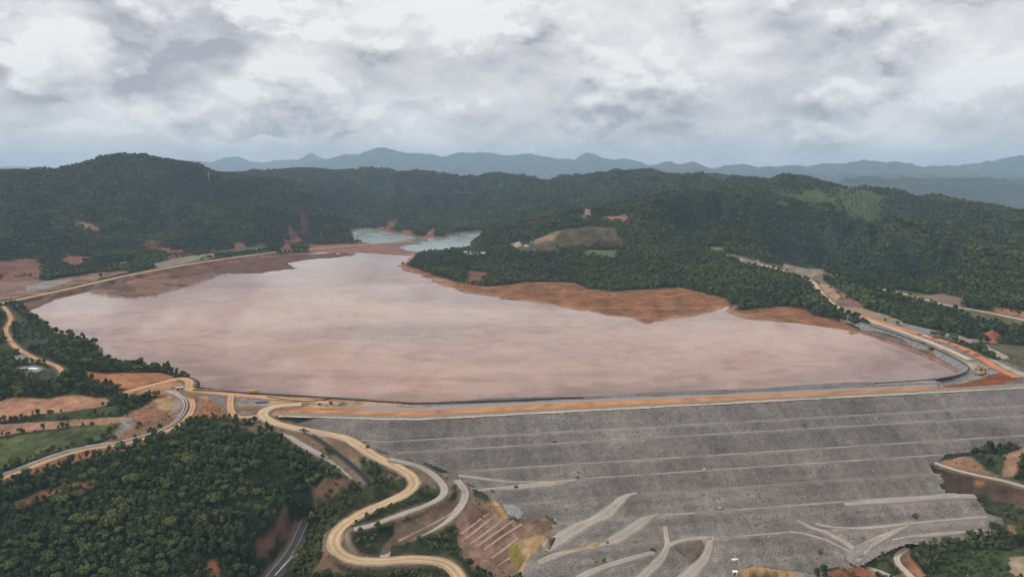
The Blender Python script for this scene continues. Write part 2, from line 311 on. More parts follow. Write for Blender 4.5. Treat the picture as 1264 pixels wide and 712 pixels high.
# drop near duplicates
keep = []
for i, p in enumerate(CP):
    if all(np.hypot(*(p[:2] - CP[j][:2])) > 3.0 for j in keep): keep.append(i)
CP = CP[keep]
n = len(CP); D = np.hypot(CP[:, None, 0] - CP[None, :, 0], CP[:, None, 1] - CP[None, :, 1]) / 1000
A = np.zeros((n + 1, n + 1)); A[:n, :n] = D - np.eye(n) * .0004; A[:n, n] = 1; A[n, :n] = 1
W = np.linalg.solve(A, np.r_[CP[:, 2], 0])
def rbf(x, y):
    o = np.empty(x.shape); xf, yf, of = x.ravel(), y.ravel(), o.ravel()
    for i in range(0, len(xf), 20000):
        s = slice(i, i + 20000)
        d = np.sqrt((xf[s, None].astype(np.float32) - CP[None, :, 0].astype(np.float32)) ** 2 + (yf[s, None].astype(np.float32) - CP[None, :, 1].astype(np.float32)) ** 2) / 1000
        of[s] = d @ W[:n].astype(np.float32) + W[n]
    return of.reshape(x.shape)

# ------------------------------------------------------------------ the ground sheet: rings and radii, finest where it is near
R = [150.0]
while R[-1] < 28500:
    r = R[-1]
    R.append(r + (6 if r < 330 else 1.9 if r < 820 else r * .0038 if r < 2300 else r * .0065 if r < 5200 else r * .02 if r < 9000 else r * .06))
R = np.array(R); TH = np.radians(np.linspace(-46, 46, 861))
TT, RR = np.meshgrid(TH, R); GX, GY = np.sin(TT) * RR, np.cos(TT) * RR
B = rbf(GX, GY)
# relief of spurs and gullies on the hills
amp = np.clip((B - 6) / 55, 0, 1) * smooth(1020, 1450, GY) 
for Pc in CRESTS:
    dc, _ = seg_dist(GX, GY, Pc); amp *= .12 + .88 * smooth(10, 230, dc)
for k_ in ('ridge_road', 'hill_track', 'causeway_road'): dc, _ = seg_dist(GX, GY, ROADW[k_][::3]); amp *= smooth(15, 130, dc)
tq = far(712, 296, 1760); amp *= smooth(90, 230, np.hypot(GX - tq[0], (GY - tq[1]) * 1.1))
RIDGE = ridged(GX + 60 * fbm(GX, GY, 300, 2), GY, 430, 4)
H = B + amp * (np.minimum(165 * (RIDGE - .55), 8) + 8 * fbm(GX, GY, 90, 3)) * (1 + .5 * smooth(3000, 4500, GY)) * np.where(GY > 6500, .6, 1)
H += smooth(1700, 2300, GY) * np.where(GY < 7000, 1, 0) * np.clip((B - 25) / 80, 0, 1) * (11 * fbm(GX, GY, 330, 2) + 5 * fbm(GX, GY, 110, 3))
H += np.where(GY < 1300, fbm(GX, GY, 60, 4) * .9 * np.clip(np.abs(B) / 15, .25, 1.5), 0)
# peninsula and shore knolls
H += smooth(1000, 1300, GY) * (1 - smooth(1750, 1900, GY)) * np.clip((B - 3) / 20, 0, 1) * 3.0 * fbm(GX, GY, 130, 3)
ROADCLEAR = np.full(GX.shape, 1e9)
GULLY = resample(chaikin([at(*q) for q in [(318, 730, -62.5), (338, 706, -58.5), (354, 688, -55), (365, 670, -51.5), (371, 655, -48), (376, 645, -45.5)]], 2), step=3.0)
BLACKD = resample(chaikin([at(*q) for q in [(372, 530, -2.0), (386, 538, -4.3), (402, 549, -7), (420, 563, -10.6), (437, 577, -14.5), (451, 589, -18), (457, 598, -20.5)]], 2), step=3.0)
def carve(k_, P, hw, reach=60.0):
    m = (GX > P[:, 0].min() - 60) & (GX < P[:, 0].max() + 60) & (GY > P[:, 1].min() - 60) & (GY < P[:, 1].max() + 60)
    d, z = seg_dist(GX[m], GY[m], P)
    e = d - hw - .8
    h = H[m]; t = smooth(0, 1, np.clip(e / 14, 0, 1))
    # cut and fill: level under the road, banks of about 35 degrees beyond it
    lim = np.maximum(e, 0) * .75
    hh = np.clip(h, z - .35 - lim, z - .35 + lim)
    H[m] = np.where(e < reach, hh, h)
    ROADCLEAR[m] = np.minimum(ROADCLEAR[m], e)
for k_, P in ROADW.items(): carve(k_, P, ROADS[k_][1])
# lake bed and shore
rag = fbm(GX, GY, 42, 5) * 5.5 + fbm(GX, GY, 160, 2) * 5
sdl = poly_sd(GX, GY, LAKE)
near_dam = dam_d(GX, GY) > -70
sdl = sdl + rag * np.where(near_dam | ((GX > 300) & (GY < 1080)), .05, 1) * np.clip(GY / 1300, .3, 1.2)
sdl = sdl + np.where((GX > -260) & (GX < 420) & (GY > 1010), fbm(GX, GY, 120, 5) * 16 + fbm(GX, GY * .5, 30, 3) * 7, 0)
mudsd = np.full(GX.shape, 1e9)
for P in MUD: mudsd = np.minimum(mudsd, poly_sd(GX, GY, P) + fbm(GX, GY * .6, 110, 5) * 34 + 12)
lake_in = sdl < 0
bed = np.where(mudsd < 0, np.clip(-mudsd * .03, 0, .35) + .02, -np.clip(np.minimum(-sdl, mudsd) * .10, .05, 4))
land = np.clip(H, np.minimum(.05 + sdl * .03, .8) - np.maximum(sdl - 12, 0) * .35, .25 + np.maximum(sdl, 0) * .8)
H = np.where(lake_in, bed, np.where((sdl < 200) & (dam_d(GX, GY) < 0), land, H))
sdt = poly_sd(GX, GY, TEAL) + fbm(GX, GY, 60, 3) * 6; sds = poly_sd(GX, GY, SPIT) + fbm(GX, GY, 60, 3) * 5
H = np.where(sdt < 0, np.minimum(H, .5 + sdt * .06), np.where(sdt < 60, np.clip(H, .7, .8 + sdt * .7), H))
H = np.where(sds < 0, np.clip(.65 - sds * .05, .65, 1.6) + .25 * fbm(GX, GY, 30, 3), H)
ccl, ccz = seg_dist(GX, GY, ROADW['causeway_road']); cce = ccl - 6.8
H = np.where((cce < 25) & (GY > 900), np.maximum(H, np.minimum(ccz - .35, ccz - .35 - np.maximum(cce, 0) * .42)), H)
# under the dam
sdd = poly_sd(GX, GY, DAM_FACE)
dzv = dam_z(GX, GY)
H = np.where(sdd < -3, np.minimum(H, dzv - 2.5), np.where(sdd < 6, np.where(dam_d(GX, GY) < 1.0, H, np.clip(H, dzv - np.clip(.15 - sdd * .3, .15, 1.2), dzv + .7 + np.maximum(sdd, 0) * .3)), H))
crest_m = (dam_d(GX, GY) <= 0) & (dam_d(GX, GY) > -46) & (sdl > 0) & (GX > -230) & (GX < 400)
H = np.where(crest_m, np.minimum(H, CREST_Z - .5), H)

for k_ in ('lower_bench_road', 'upper_bench_road', 'haul_road', 'clay_road', 'ridge_road', 'abutment_track', 'toe_track', 'toe_road'): carve(k_, ROADW[k_], ROADS[k_][1])
carve('gully', GULLY, 4.6, 3.5); carve('black', BLACKD, 2.0, 2.5)

LR = np.log(R)
def ground_z(x, y):
    x = np.atleast_1d(np.asarray(x, float)); y = np.atleast_1d(np.asarray(y, float))
    r = np.clip(np.hypot(x, y), R[0], R[-1] * .999); t = np.arctan2(x, y)
    i = np.clip(np.searchsorted(R, r) - 1, 0, len(R) - 2); f = (r - R[i]) / (R[i + 1] - R[i])
    g = np.clip((t - TH[0]) / (TH[1] - TH[0]), 0, len(TH) - 1.001); j = g.astype(int); g = g - j
    return (H[i, j] * (1 - f) + H[i + 1, j] * f) * (1 - g) + (H[i, j + 1] * (1 - f) + H[i + 1, j + 1] * f) * g
def sample(Aarr, x, y):
    r = np.clip(np.hypot(x, y), R[0], R[-1] * .999); t = np.arctan2(x, y)
    i = np.clip(np.searchsorted(R, r) - 1, 0, len(R) - 2); j = np.clip(((t - TH[0]) / (TH[1] - TH[0]) + .5).astype(int), 0, len(TH) - 1)
    return Aarr[i, j]
_tt = np.geomspace(260, 6500, 2600)
def trace(px, py):                          # the ground a bearing meets first
    d = ray(px, py); P = d[None] * _tt[:, None] / d[1]
    below = HC + P[:, 2] < ground_z(P[:, 0], P[:, 1])
    i = int(np.argmax(below)) if below.any() else len(_tt) - 1
    return np.array([P[i, 0], P[i, 1], HC + P[i, 2]])

# ------------------------------------------------------------------ soils and vegetation map
ORANGE, RUST, TAN, REDB, BROWN, GRAVEL, PALE, GRASS, SCRUB, FLOOR, MUDC = ((.40, .17, .075), (.29, .12, .06), (.43, .27, .15), (.20, .088, .06), (.19, .125, .088), (.19, .175, .165), (.45, .38, .30), (.075, .095, .035), (.065, .07, .032), (.022, .034, .016), (.26, .108, .047))
C = np.empty(GX.shape + (3,)); VEG = np.ones(GX.shape)
nz = fbm(GX, GY, 170, 4)[..., None]
C[:] = np.array(FLOOR) * (1 + .35 * nz)
C = np.where((GY > 1500)[..., None], np.array((.026, .040, .019)) * (1 + .5 * nz), C)
FV = fbm(GX, GY, 25, 3)
FV2 = FV + .7 * fbm(GX, GY, 7, 3)
def paint(mask, c, veg=None, var=.18, m=None):
    if m is None: m = mask > 0; mask = mask[m]
    C[m] = C[m] * (1 - mask[:, None]) + mask[:, None] * np.array(c) * np.clip(1 + var * 1.5 * FV2[m], .35, 1.8)[:, None]
    if veg is not None: VEG[m] = VEG[m] * (1 - mask) + veg * mask
def zone(px, c, veg=0.0, rag=2.0, soft=1.5, var=.18):
    P = np.array([trace(x, y) for x, y in px]); s = P[:, 1].mean() / 700
    m = (GX > P[:, 0].min() - 12 * s) & (GX < P[:, 0].max() + 12 * s) & (GY > P[:, 1].min() - 12 * s) & (GY < P[:, 1].max() + 12 * s)
    m = np.nonzero(m.ravel())[0]; m = np.unravel_index(m, GX.shape)
    sd = poly_sd(GX[m], GY[m], P) + fbm(GX[m], GY[m], 18 * s, 4) * rag * s
    paint(1 - smooth(-soft * s, soft * s, sd), c, veg, var, m)
# mud and shores
paint(np.where((dam_d(GX, GY) <= 2) & (dam_d(GX, GY) > -90) & (sdl > -14) & (sdl < 60) & (GX > -230) & (GX < 640), 1.0, 0.0), (.19, .172, .16), 0)
paint(np.where((sdl > -60) & (sdl < 9) & (GY > 800), 1 - smooth(4, 9, sdl), 0), BROWN, 0.0)
paint(np.where(lake_in, 1.0, 0.0), (.135, .062, .045), 0, .35)
paint(1 - smooth(-1, 3, sds), (.25, .12, .085), 0)
paint(np.where((sdt < 0), 1., 0.), (.2, .13, .1), 0); paint(np.where((sdt < 7) & (sdt >= 0), .8, 0.), (.24, .12, .08), .3)
zone([(486, 327), (494, 326), (523, 335), (549, 344), (575, 351), (603, 354), (632, 351), (651, 348), (708, 349), (727, 357), (760, 360), (800, 357), (840, 355), (873, 363), (899, 370), (903, 381), (910, 384), (940, 381), (969, 378), (1006, 390), (1040, 397), (1062, 412),
      (1020, 408), (984, 404), (928, 400), (900, 392), (840, 396), (800, 404), (737, 391), (690, 386), (609, 372), (560, 365), (520, 347)], MUDC, 0, 2, 1, .30)
mudb = C[..., 0] > .2
wet = (sdl > -2) & (sdl < 26) & (GX > -260) & (GX < 420) & (GY > 1010); paint(np.where(wet, (1 - smooth(3, 24, sdl + 14 * fbm(GX, GY, 60, 3))) * .8, 0), (.36, .20, .13), 0, .2)
paint(np.where((sdl > 8) & (GX > -260) & (GX < 420) & (GY > 1010) & (C[..., 0] > .18), smooth(.15, .6, fbm(GX, GY * .7, 55, 4)) * .75, 0), (.165, .075, .038), None)
# left hill cuts
zone([(-20, 326), (12, 322), (28, 319), (50, 327), (60, 336), (50, 347), (-20, 347)], REDB, .28, 7); zone([(70, 311), (90, 315), (112, 323), (104, 329), (80, 330)], REDB, .28, 7)
zone([(170, 295), (190, 298), (215, 306), (246, 312), (240, 320), (207, 324), (200, 313), (180, 303)], (.20, .078, .045), .25, 7); zone([(80, 269), (100, 274), (122, 283), (115, 285), (84, 275)], (.30, .15, .10), .25, 6)
zone([(330, 303), (345, 297), (358, 285), (376, 277), (379, 281), (372, 292), (388, 303), (350, 308)], (.19, .075, .046), .25, 7); zone([(290, 303), (300, 300), (305, 306), (292, 308)], (.28, .11, .06), .1)
zone([(-30, 347), (60, 346), (110, 338), (165, 333), (120, 346), (40, 364), (-30, 378)], (.24, .135, .095), .08, 4, 2, .3); zone([(30, 352), (70, 346), (90, 346), (60, 356), (35, 360)], (.27, .25, .23), 0); zone([(140, 325), (160, 323), (165, 327), (150, 330)], PALE, 0)
zone([(185, 326), (240, 315), (290, 311), (255, 320), (195, 331)], (.23, .20, .16), .1); zone([(250, 315), (270, 311), (282, 315), (262, 319)], ORANGE, 0)
zone([(245, 309), (300, 304), (330, 303), (332, 310), (270, 316)], (.10, .095, .05), .25)
zone([(60, 372), (45, 381), (25, 380), (20, 376), (60, 367)], REDB, .28, 7)
# far reservoir cliffs
zone([(466, 287), (478, 275), (490, 274), (489, 286), (478, 289)], (.19, .07, .055), .3, 7); zone([(494, 285), (508, 284), (510, 291), (496, 291)], (.24, .085, .065), .05); zone([(524, 295), (529, 284), (537, 280), (536, 296)], (.27, .09, .065), .05)
# peninsula terraces
zone([(646, 299), (662, 295), (689, 285), (720, 281), (757, 281), (762, 288), (775, 305), (700, 307), (658, 309)], (.085, .066, .038), .12, 2.5, 2, .35); zone([(650, 299), (668, 293), (690, 286), (684, 296), (660, 302)], (.25, .17, .095), 0)
zone([(718, 258), (730, 260), (728, 268), (720, 266)], (.5, .36, .3), 0); zone([(738, 271), (756, 268), (776, 264), (774, 276), (756, 274)], (.30, .15, .10), .25, 6); zone([(629, 300), (640, 299), (653, 304), (648, 306), (632, 303)], PALE, 0); zone([(568, 310), (598, 311), (597, 315), (572, 315)], PALE, 0)
zone([(600, 306), (630, 303), (660, 308), (700, 308), (690, 313), (640, 312)], (.07, .075, .035), .25); zone([(720, 309), (775, 308), (760, 318), (720, 316)], (.10, .12, .05), .3)
zone([(575, 333), (600, 337), (597, 349), (568, 352), (572, 342)], (.19, .075, .046), .4, 7)
# right: clearings, cuts
zone([(960, 243), (1000, 236), (1050, 234), (1092, 245), (1085, 256), (1040, 262), (990, 258)], (.06, .085, .03), .55, 6, 6); zone([(870, 215), (905, 218), (900, 226), (868, 224)], (.08, .10, .045), .4); zone([(953, 247), (965, 249), (973, 256), (960, 256)], (.12, .15, .05), .1)
zone([(868, 304), (890, 306), (895, 312), (880, 313)], (.13, .17, .05), .1); zone([(886, 312), (920, 318), (960, 328), (958, 333), (915, 325)], (.19, .14, .11), .1); zone([(965, 325), (1000, 330), (1018, 340), (1020, 350), (990, 341), (968, 333)], (.23, .18, .13), .1)
zone([(1012, 346), (1024, 352), (1040, 360), (1060, 374), (1070, 384), (1046, 384), (1034, 376), (1022, 366), (1012, 355)], (.23, .14, .10), .08); zone([(1004, 350), (1024, 352), (1036, 366), (1032, 374), (1016, 362)], TAN, 0); zone([(1040, 380), (1070, 382), (1095, 389), (1120, 400), (1085, 396), (1050, 390)], (.36, .25, .15), .03)
zone([(1094, 357), (1134, 362), (1180, 372), (1170, 379), (1120, 367)], (.12, .125, .05), .15); zone([(1140, 365), (1160, 362), (1188, 368), (1190, 378), (1165, 376)], (.24, .15, .12), .03); zone([(1180, 380), (1240, 386), (1290, 400), (1280, 408), (1230, 398), (1190, 390)], (.12, .11, .05), .2); zone([(1224, 378), (1264, 385), (1290, 392), (1264, 394), (1228, 384)], (.36, .17, .09), .1)
zone([(1018, 336), (1030, 340), (1034, 348), (1022, 346)], (.11, .15, .045), .15)
zone([(1188, 425), (1240, 425), (1320, 428), (1330, 462), (1264, 456), (1240, 446), (1215, 432)], (.12, .105, .06), .04); zone([(1080, 392), (1130, 402), (1180, 414), (1215, 424), (1240, 440), (1222, 436), (1190, 424), (1130, 408)], (.24, .23, .22), 0)
zone([(1150, 408), (1185, 414), (1216, 425), (1222, 434), (1200, 424), (1170, 416)], (.40, .30, .22), 0); zone([(1206, 424), (1218, 428), (1246, 440), (1238, 443), (1222, 436)], (.48, .40, .31), 0); zone([(1215, 440), (1240, 450), (1270, 462), (1264, 466), (1236, 456), (1216, 446)], (.5, .43, .36), 0)
zone([(1208, 420), (1214, 411), (1232, 411), (1238, 418), (1226, 424)], (.38, .14, .08), 0)
zone([(1040, 386), (1066, 390), (1100, 399), (1140, 411), (1180, 424), (1215, 440), (1240, 456), (1256, 468), (1230, 474), (1160, 480), (1100, 484), (1080, 474), (1134, 469), (1160, 467), (1186, 463), (1197, 453), (1168, 436), (1128, 419), (1079, 403)], (.29, .27, .25), 0, 1, 1)
zone([(1188, 448), (1200, 446), (1206, 454), (1196, 462), (1192, 458)], (.42, .35, .24), 0, 1, 1)
zone([(1120, 483), (1160, 476), (1207, 469), (1232, 460), (1250, 460), (1264, 468), (1240, 475), (1190, 479), (1140, 485)], (.27, .075, .03), 0, 1, 1)
# left shore and fields
zone([(0, 378), (10, 378), (40, 398), (58, 410), (100, 422), (40, 430), (24, 420), (18, 400), (0, 388)], (.055, .062, .03), .5); zone([(20, 452), (45, 450), (62, 456), (58, 464), (30, 464), (18, 458)], (.22, .2, .18), 0); zone([(10, 440), (30, 438), (50, 444), (40, 448), (14, 446)], (.27, .25, .21), 0)
zone([(40, 462), (74, 450), (80, 465), (64, 472), (44, 470)], (.06, .066, .035), .15)
zone([(-30, 494), (30, 491), (80, 489), (132, 492), (136, 498), (118, 503), (85, 508), (40, 512), (10, 519), (-30, 524)], (.43, .22, .13), 0, 1.5); zone([(-30, 526), (30, 522), (90, 518), (150, 514), (196, 513), (200, 518), (150, 522), (90, 526), (40, 532), (-30, 544)], (.38, .205, .125), 0)
zone([(-30, 546), (40, 536), (100, 526), (146, 523), (150, 530), (120, 544), (60, 560), (0, 580), (-30, 590)], (.085, .10, .035), .12, 2, 2, .35); zone([(4, 520), (40, 513), (90, 508), (130, 502), (150, 499), (150, 510), (90, 516), (40, 520)], (.045, .065, .024), .5)
zone([(102, 458), (130, 461), (200, 460), (212, 464), (216, 470), (190, 476), (172, 484), (155, 480), (130, 474), (108, 470)], ORANGE, 0, 1.5); zone([(150, 482), (172, 478), (200, 472), (230, 468), (240, 476), (236, 486), (190, 488), (160, 494)], (.40, .21, .11), 0)
zone([(150, 512), (176, 503), (190, 494), (206, 486), (228, 488), (237, 500), (230, 514), (212, 525), (186, 533), (150, 544), (120, 549), (146, 536), (160, 522)], (.27, .13, .078), .02, 2.5); zone([(190, 492), (210, 487), (216, 500), (206, 508), (194, 504)], (.40, .25, .12), 0); zone([(214, 492), (228, 490), (233, 506), (222, 514), (208, 516)], (.33, .23, .18), 0)
zone([(150, 521), (165, 515), (162, 528), (145, 541), (138, 541)], (.25, .23, .21), 0)
zone([(-20, 592), (60, 571), (110, 556), (150, 551), (180, 545), (180, 552), (120, 563), (60, 580), (-20, 606)], RUST, 0, 1.5)
zone([(238, 488), (262, 489), (276, 494), (282, 506), (278, 516), (258, 516), (240, 520), (238, 506)], RUST, 0); zone([(52, 605), (90, 597), (124, 597), (110, 603), (70, 610), (30, 626), (8, 628), (30, 616)], (.28, .13, .07), 0)
# crest platform, left wing
zone([(226, 478), (250, 480), (302, 485), (402, 491), (504, 499), (560, 500), (540, 517), (487, 520), (337, 514), (330, 520), (300, 522), (284, 516), (278, 496), (236, 489)], (.42, .275, .165), 0, 1, 1)
zone([(252, 487), (268, 487), (280, 492), (283, 500), (280, 512), (272, 500), (256, 492)], (.19, .18, .175), 0, 1, 1); zone([(288, 493), (300, 490), (336, 494), (330, 500), (318, 510), (300, 513), (290, 506)], (.24, .22, .21), 0, 1, 1); zone([(292, 503), (310, 501), (326, 503), (318, 508), (292, 508)], RUST, 0, 1, 1)
zone([(330, 502), (360, 503), (480, 508), (480, 512), (420, 512), (345, 510)], (.42, .17, .075), 0, .5, .6)
# haul road verges and abutment
zone([(322, 520), (340, 526), (372, 534), (420, 545), (440, 556), (458, 572), (462, 590), (452, 600), (430, 588), (400, 568), (370, 552), (345, 536), (310, 523)], (.24, .17, .12), .10, 2); zone([(352, 530), (380, 537), (388, 545), (372, 546)], (.21, .10, .065), 0); zone([(405, 546), (436, 553), (440, 566), (424, 560)], (.25, .15, .10), .08)
zone([(262, 520), (300, 526), (330, 528), (345, 534), (320, 536), (280, 530)], (.17, .12, .075), .15); zone([(262, 548), (280, 553), (278, 560), (265, 558)], RUST, .1)
zone([(386, 602), (410, 592), (432, 592), (428, 606), (404, 616), (390, 622)], (.17, .09, .06), .05); zone([(318, 672), (340, 652), (366, 640), (366, 652), (350, 672), (328, 690), (316, 690)], (.15, .078, .05), .03)
zone([(254, 712), (256, 690), (268, 688), (270, 716)], RUST, .05)
zone([(372, 716), (388, 690), (398, 655), (404, 648), (404, 690), (420, 700), (440, 716)], (.21, .135, .085), .18)
zone([(484, 568), (520, 575), (546, 590), (560, 606), (540, 618), (512, 612), (522, 596), (505, 580)], (.20, .14, .10), .14); zone([(470, 585), (498, 590), (500, 602), (480, 606)], (.24, .14, .09), .1)
zone([(555, 586), (580, 604), (584, 616), (574, 622), (565, 610), (556, 598)], (.17, .145, .125), .05)
zone([(488, 648), (530, 634), (560, 618), (572, 618), (560, 632), (530, 652), (496, 664), (482, 664)], (.22, .11, .075), .03); zone([(424, 660), (440, 650), (470, 652), (440, 660), (432, 672), (442, 684), (456, 690), (430, 684)], (.27, .2, .14), .1)
zone([(566, 632), (584, 612), (606, 620), (640, 634), (676, 640), (692, 652), (676, 674), (660, 690), (648, 716), (610, 716), (580, 700), (565, 680), (562, 655)], (.29, .175, .12), .02, 1.5, 1.5, .3)
zone([(575, 640), (590, 625), (604, 632), (580, 655)], (.19, .105, .075), .02); zone([(600, 668), (626, 645), (640, 652), (612, 676)], (.20, .115, .08), .02); zone([(650, 640), (676, 642), (688, 652), (670, 656)], (.17, .10, .07), .08)
zone([(604, 616), (610, 614), (628, 640), (622, 642)], (.52, .33, .13), 0, .8); zone([(626, 670), (642, 672), (650, 680), (644, 702), (630, 692)], (.27, .21, .05), .03); zone([(640, 670), (662, 660), (674, 662), (680, 674), (662, 692), (648, 716), (636, 716), (648, 690)], (.45, .30, .15), 0, 1)
# toe and right abutment
zone([(898, 720), (906, 692), (930, 694), (960, 700), (1000, 708), (1010, 730), (898, 730)], (.46, .29, .13), 0); zone([(912, 716), (930, 708), (960, 708), (960, 722)], (.14, .075, .04), .05); zone([(975, 700), (1010, 703), (1024, 716), (990, 716)], (.36, .32, .27), 0); zone([(1018, 706), (1046, 700), (1070, 702), (1090, 716), (1020, 718)], (.33, .13, .06), .06)
zone([(1072, 690), (1088, 684), (1100, 704), (1078, 708)], (.40, .18, .09), .03); zone([(1112, 684), (1120, 684), (1146, 712), (1130, 712)], (.42, .20, .10), .03)
zone([(1158, 572), (1180, 565), (1200, 566), (1232, 588), (1200, 585), (1175, 579)], (.30, .165, .10), .02); zone([(1205, 563), (1232, 560), (1238, 584), (1226, 583)], (.05, .06, .03), .5); zone([(1236, 562), (1264, 550), (1290, 548), (1290, 556), (1262, 566), (1250, 590), (1238, 588)], (.38, .22, .13), .02)
zone([(1156, 582), (1180, 584), (1215, 592), (1264, 602), (1264, 612), (1220, 612), (1178, 612), (1164, 600)], (.085, .05, .036), .06); zone([(1203, 593), (1216, 594), (1214, 600), (1204, 600)], (.42, .17, .06), 0); zone([(1210, 606), (1240, 608), (1290, 615), (1290, 650), (1250, 650), (1236, 632)], (.12, .075, .05), .22)
zone([(1238, 655), (1246, 646), (1260, 645), (1264, 652), (1250, 660), (1240, 660)], (.36, .2, .11), .03); zone([(1160, 665), (1186, 660), (1184, 674), (1166, 672)], (.27, .21, .17), .05); zone([(1160, 690), (1200, 680), (1270, 675), (1270, 716), (1150, 716)], (.06, .08, .03), .25); zone([(1246, 690), (1270, 684), (1290, 700), (1270, 720), (1248, 712)], (.40, .30, .20), 0)
zone([(1100, 672), (1150, 674), (1160, 682), (1120, 682), (1096, 690), (1068, 698)], (.22, .19, .16), .12)
# roads keep their margins clear
paint(1 - smooth(0.0, 2.2, ROADCLEAR + FV * 1.2), (.20, .14, .095), 0)
for px_ in ([(470, 613), (500, 609), (530, 604), (548, 606), (540, 614), (525, 619), (490, 630), (455, 642), (432, 648), (445, 638)], [(428, 658), (440, 655), (470, 650), (486, 648), (486, 660), (474, 672), (468, 686), (450, 682), (438, 670)], [(484, 676), (520, 664), (548, 652), (562, 655), (566, 680), (556, 688), (510, 685), (482, 686)], [(380, 640), (410, 622), (450, 600), (470, 592), (500, 590), (504, 600), (470, 616), (430, 632), (400, 655), (398, 690), (380, 712), (362, 712), (374, 680)],
            [(440, 560), (454, 572), (470, 580), (462, 590), (448, 584)], [(572, 700), (582, 702), (590, 716), (578, 716)], [(480, 700), (540, 700), (556, 708), (560, 720), (420, 720), (430, 708)], [(625, 640), (645, 638), (640, 646)], [(1064, 690), (1082, 676), (1096, 676), (1098, 700), (1108, 712), (1096, 712)], [(1120, 676), (1150, 668), (1180, 668), (1210, 664), (1250, 664), (1250, 680), (1190, 684), (1150, 700), (1134, 696)], [(1216, 618), (1240, 622), (1264, 630), (1264, 650), (1240, 648), (1230, 636)]):
    zone(px_, (.040, .048, .022), .72, 2.0, 1.5, .4)
VEG = VEG * smooth(1.0, 2.6, ROADCLEAR)
VEG[sdd < 2] = 0; VEG[(dam_d(GX, GY) < 3) & (dam_d(GX, GY) > -75) & (sdl < 60) & (GX > -210) & (GX < 620)] = 0; VEG[(GX > 300) & (GY < 1060) & (sdl < 26)] = 0; VEG[(GX > -290) & (GX < -180) & (GY < 720) & (sdl < 30)] = 0; VEG[(sdl < 3)] = 0; VEG[(sdt < 2)] = 0; VEG[sds < 0] = 0
VEG[(cce < 14) & (GY > 900)] *= .04
C = np.clip(C, .004, .9)

# ------------------------------------------------------------------ mesh helpers
def grid_mesh(name, V, nr, nc):
    me = bpy.data.meshes.new(name); V = np.ascontiguousarray(V.reshape(-1, 3), np.float32)
    me.vertices.add(len(V)); me.vertices.foreach_set('co', V.ravel())
    i = np.arange((nr - 1) * (nc - 1)); r, c = i // (nc - 1), i % (nc - 1); a = r * nc + c
    Q = np.stack([a, a + 1, a + nc + 1, a + nc], 1).astype(np.int32)
    me.loops.add(Q.size); me.loops.foreach_set('vertex_index', Q.ravel())
    me.polygons.add(len(Q)); me.polygons.foreach_set('loop_start', np.arange(0, Q.size, 4, dtype=np.int32)); me.polygons.foreach_set('loop_total', np.full(len(Q), 4, np.int32))
    me.polygons.foreach_set('use_smooth', np.ones(len(Q), bool))
    me.update(calc_edges=True); me.validate(); return me
def pmesh(name, V, Fc, smooth_=False):
    me = bpy.data.meshes.new(name); me.from_pydata([tuple(map(float, v)) for v in V], [], Fc); me.update()
    if smooth_: me.polygons.foreach_set('use_smooth', np.ones(len(me.polygons), bool))
    return me
def add_color(me, Cc, name='tint'):
    a = me.attributes.new(name, 'FLOAT_COLOR', 'POINT'); Cc = Cc.reshape(-1, Cc.shape[-1])
    if Cc.shape[1] == 3: Cc = np.c_[Cc, np.ones(len(Cc))]
    a.data.foreach_set('color', Cc.astype(np.float32).ravel())
def obj(name, me, mat=None, parent=None):
    o = bpy.data.objects.new(name, me); col.objects.link(o)
    if mat is not None and me is not None:
        me.materials.clear(); me.materials.append(mat)
    if parent is not None: o.parent = parent
    return o
def tag(o, label=None, cat=None, group=None, kind=None):
    if label: o['label'] = label
    if cat: o['category'] = cat
    if group: o['group'] = group
    if kind: o['kind'] = kind
    return o
def empty(name, loc=(0, 0, 0), rz=0.0):
    o = bpy.data.objects.new(name, None); col.objects.link(o); o.location = loc; o.rotation_euler = (0, 0, rz); o.empty_display_size = 1; return o

def pbr(name, rough=.9, spec=.25):
    m = bpy.data.materials.new(name); m.use_nodes = True; t = m.node_tree
    b = t.nodes['Principled BSDF']; b.inputs['Roughness'].default_value = rough; b.inputs['Specular IOR Level'].default_value = spec
    return m, t, b
def bump(t, b, h, strength, dist=1.0):
    n = t.nodes.new('ShaderNodeBump'); t.links.new(h, n.inputs['Height']); n.inputs['Strength'].default_value = strength; n.inputs['Distance'].default_value = dist
    t.links.new(n.outputs[0], b.inputs['Normal'])
def opos(t): return t.nodes.new('ShaderNodeNewGeometry').outputs['Position']

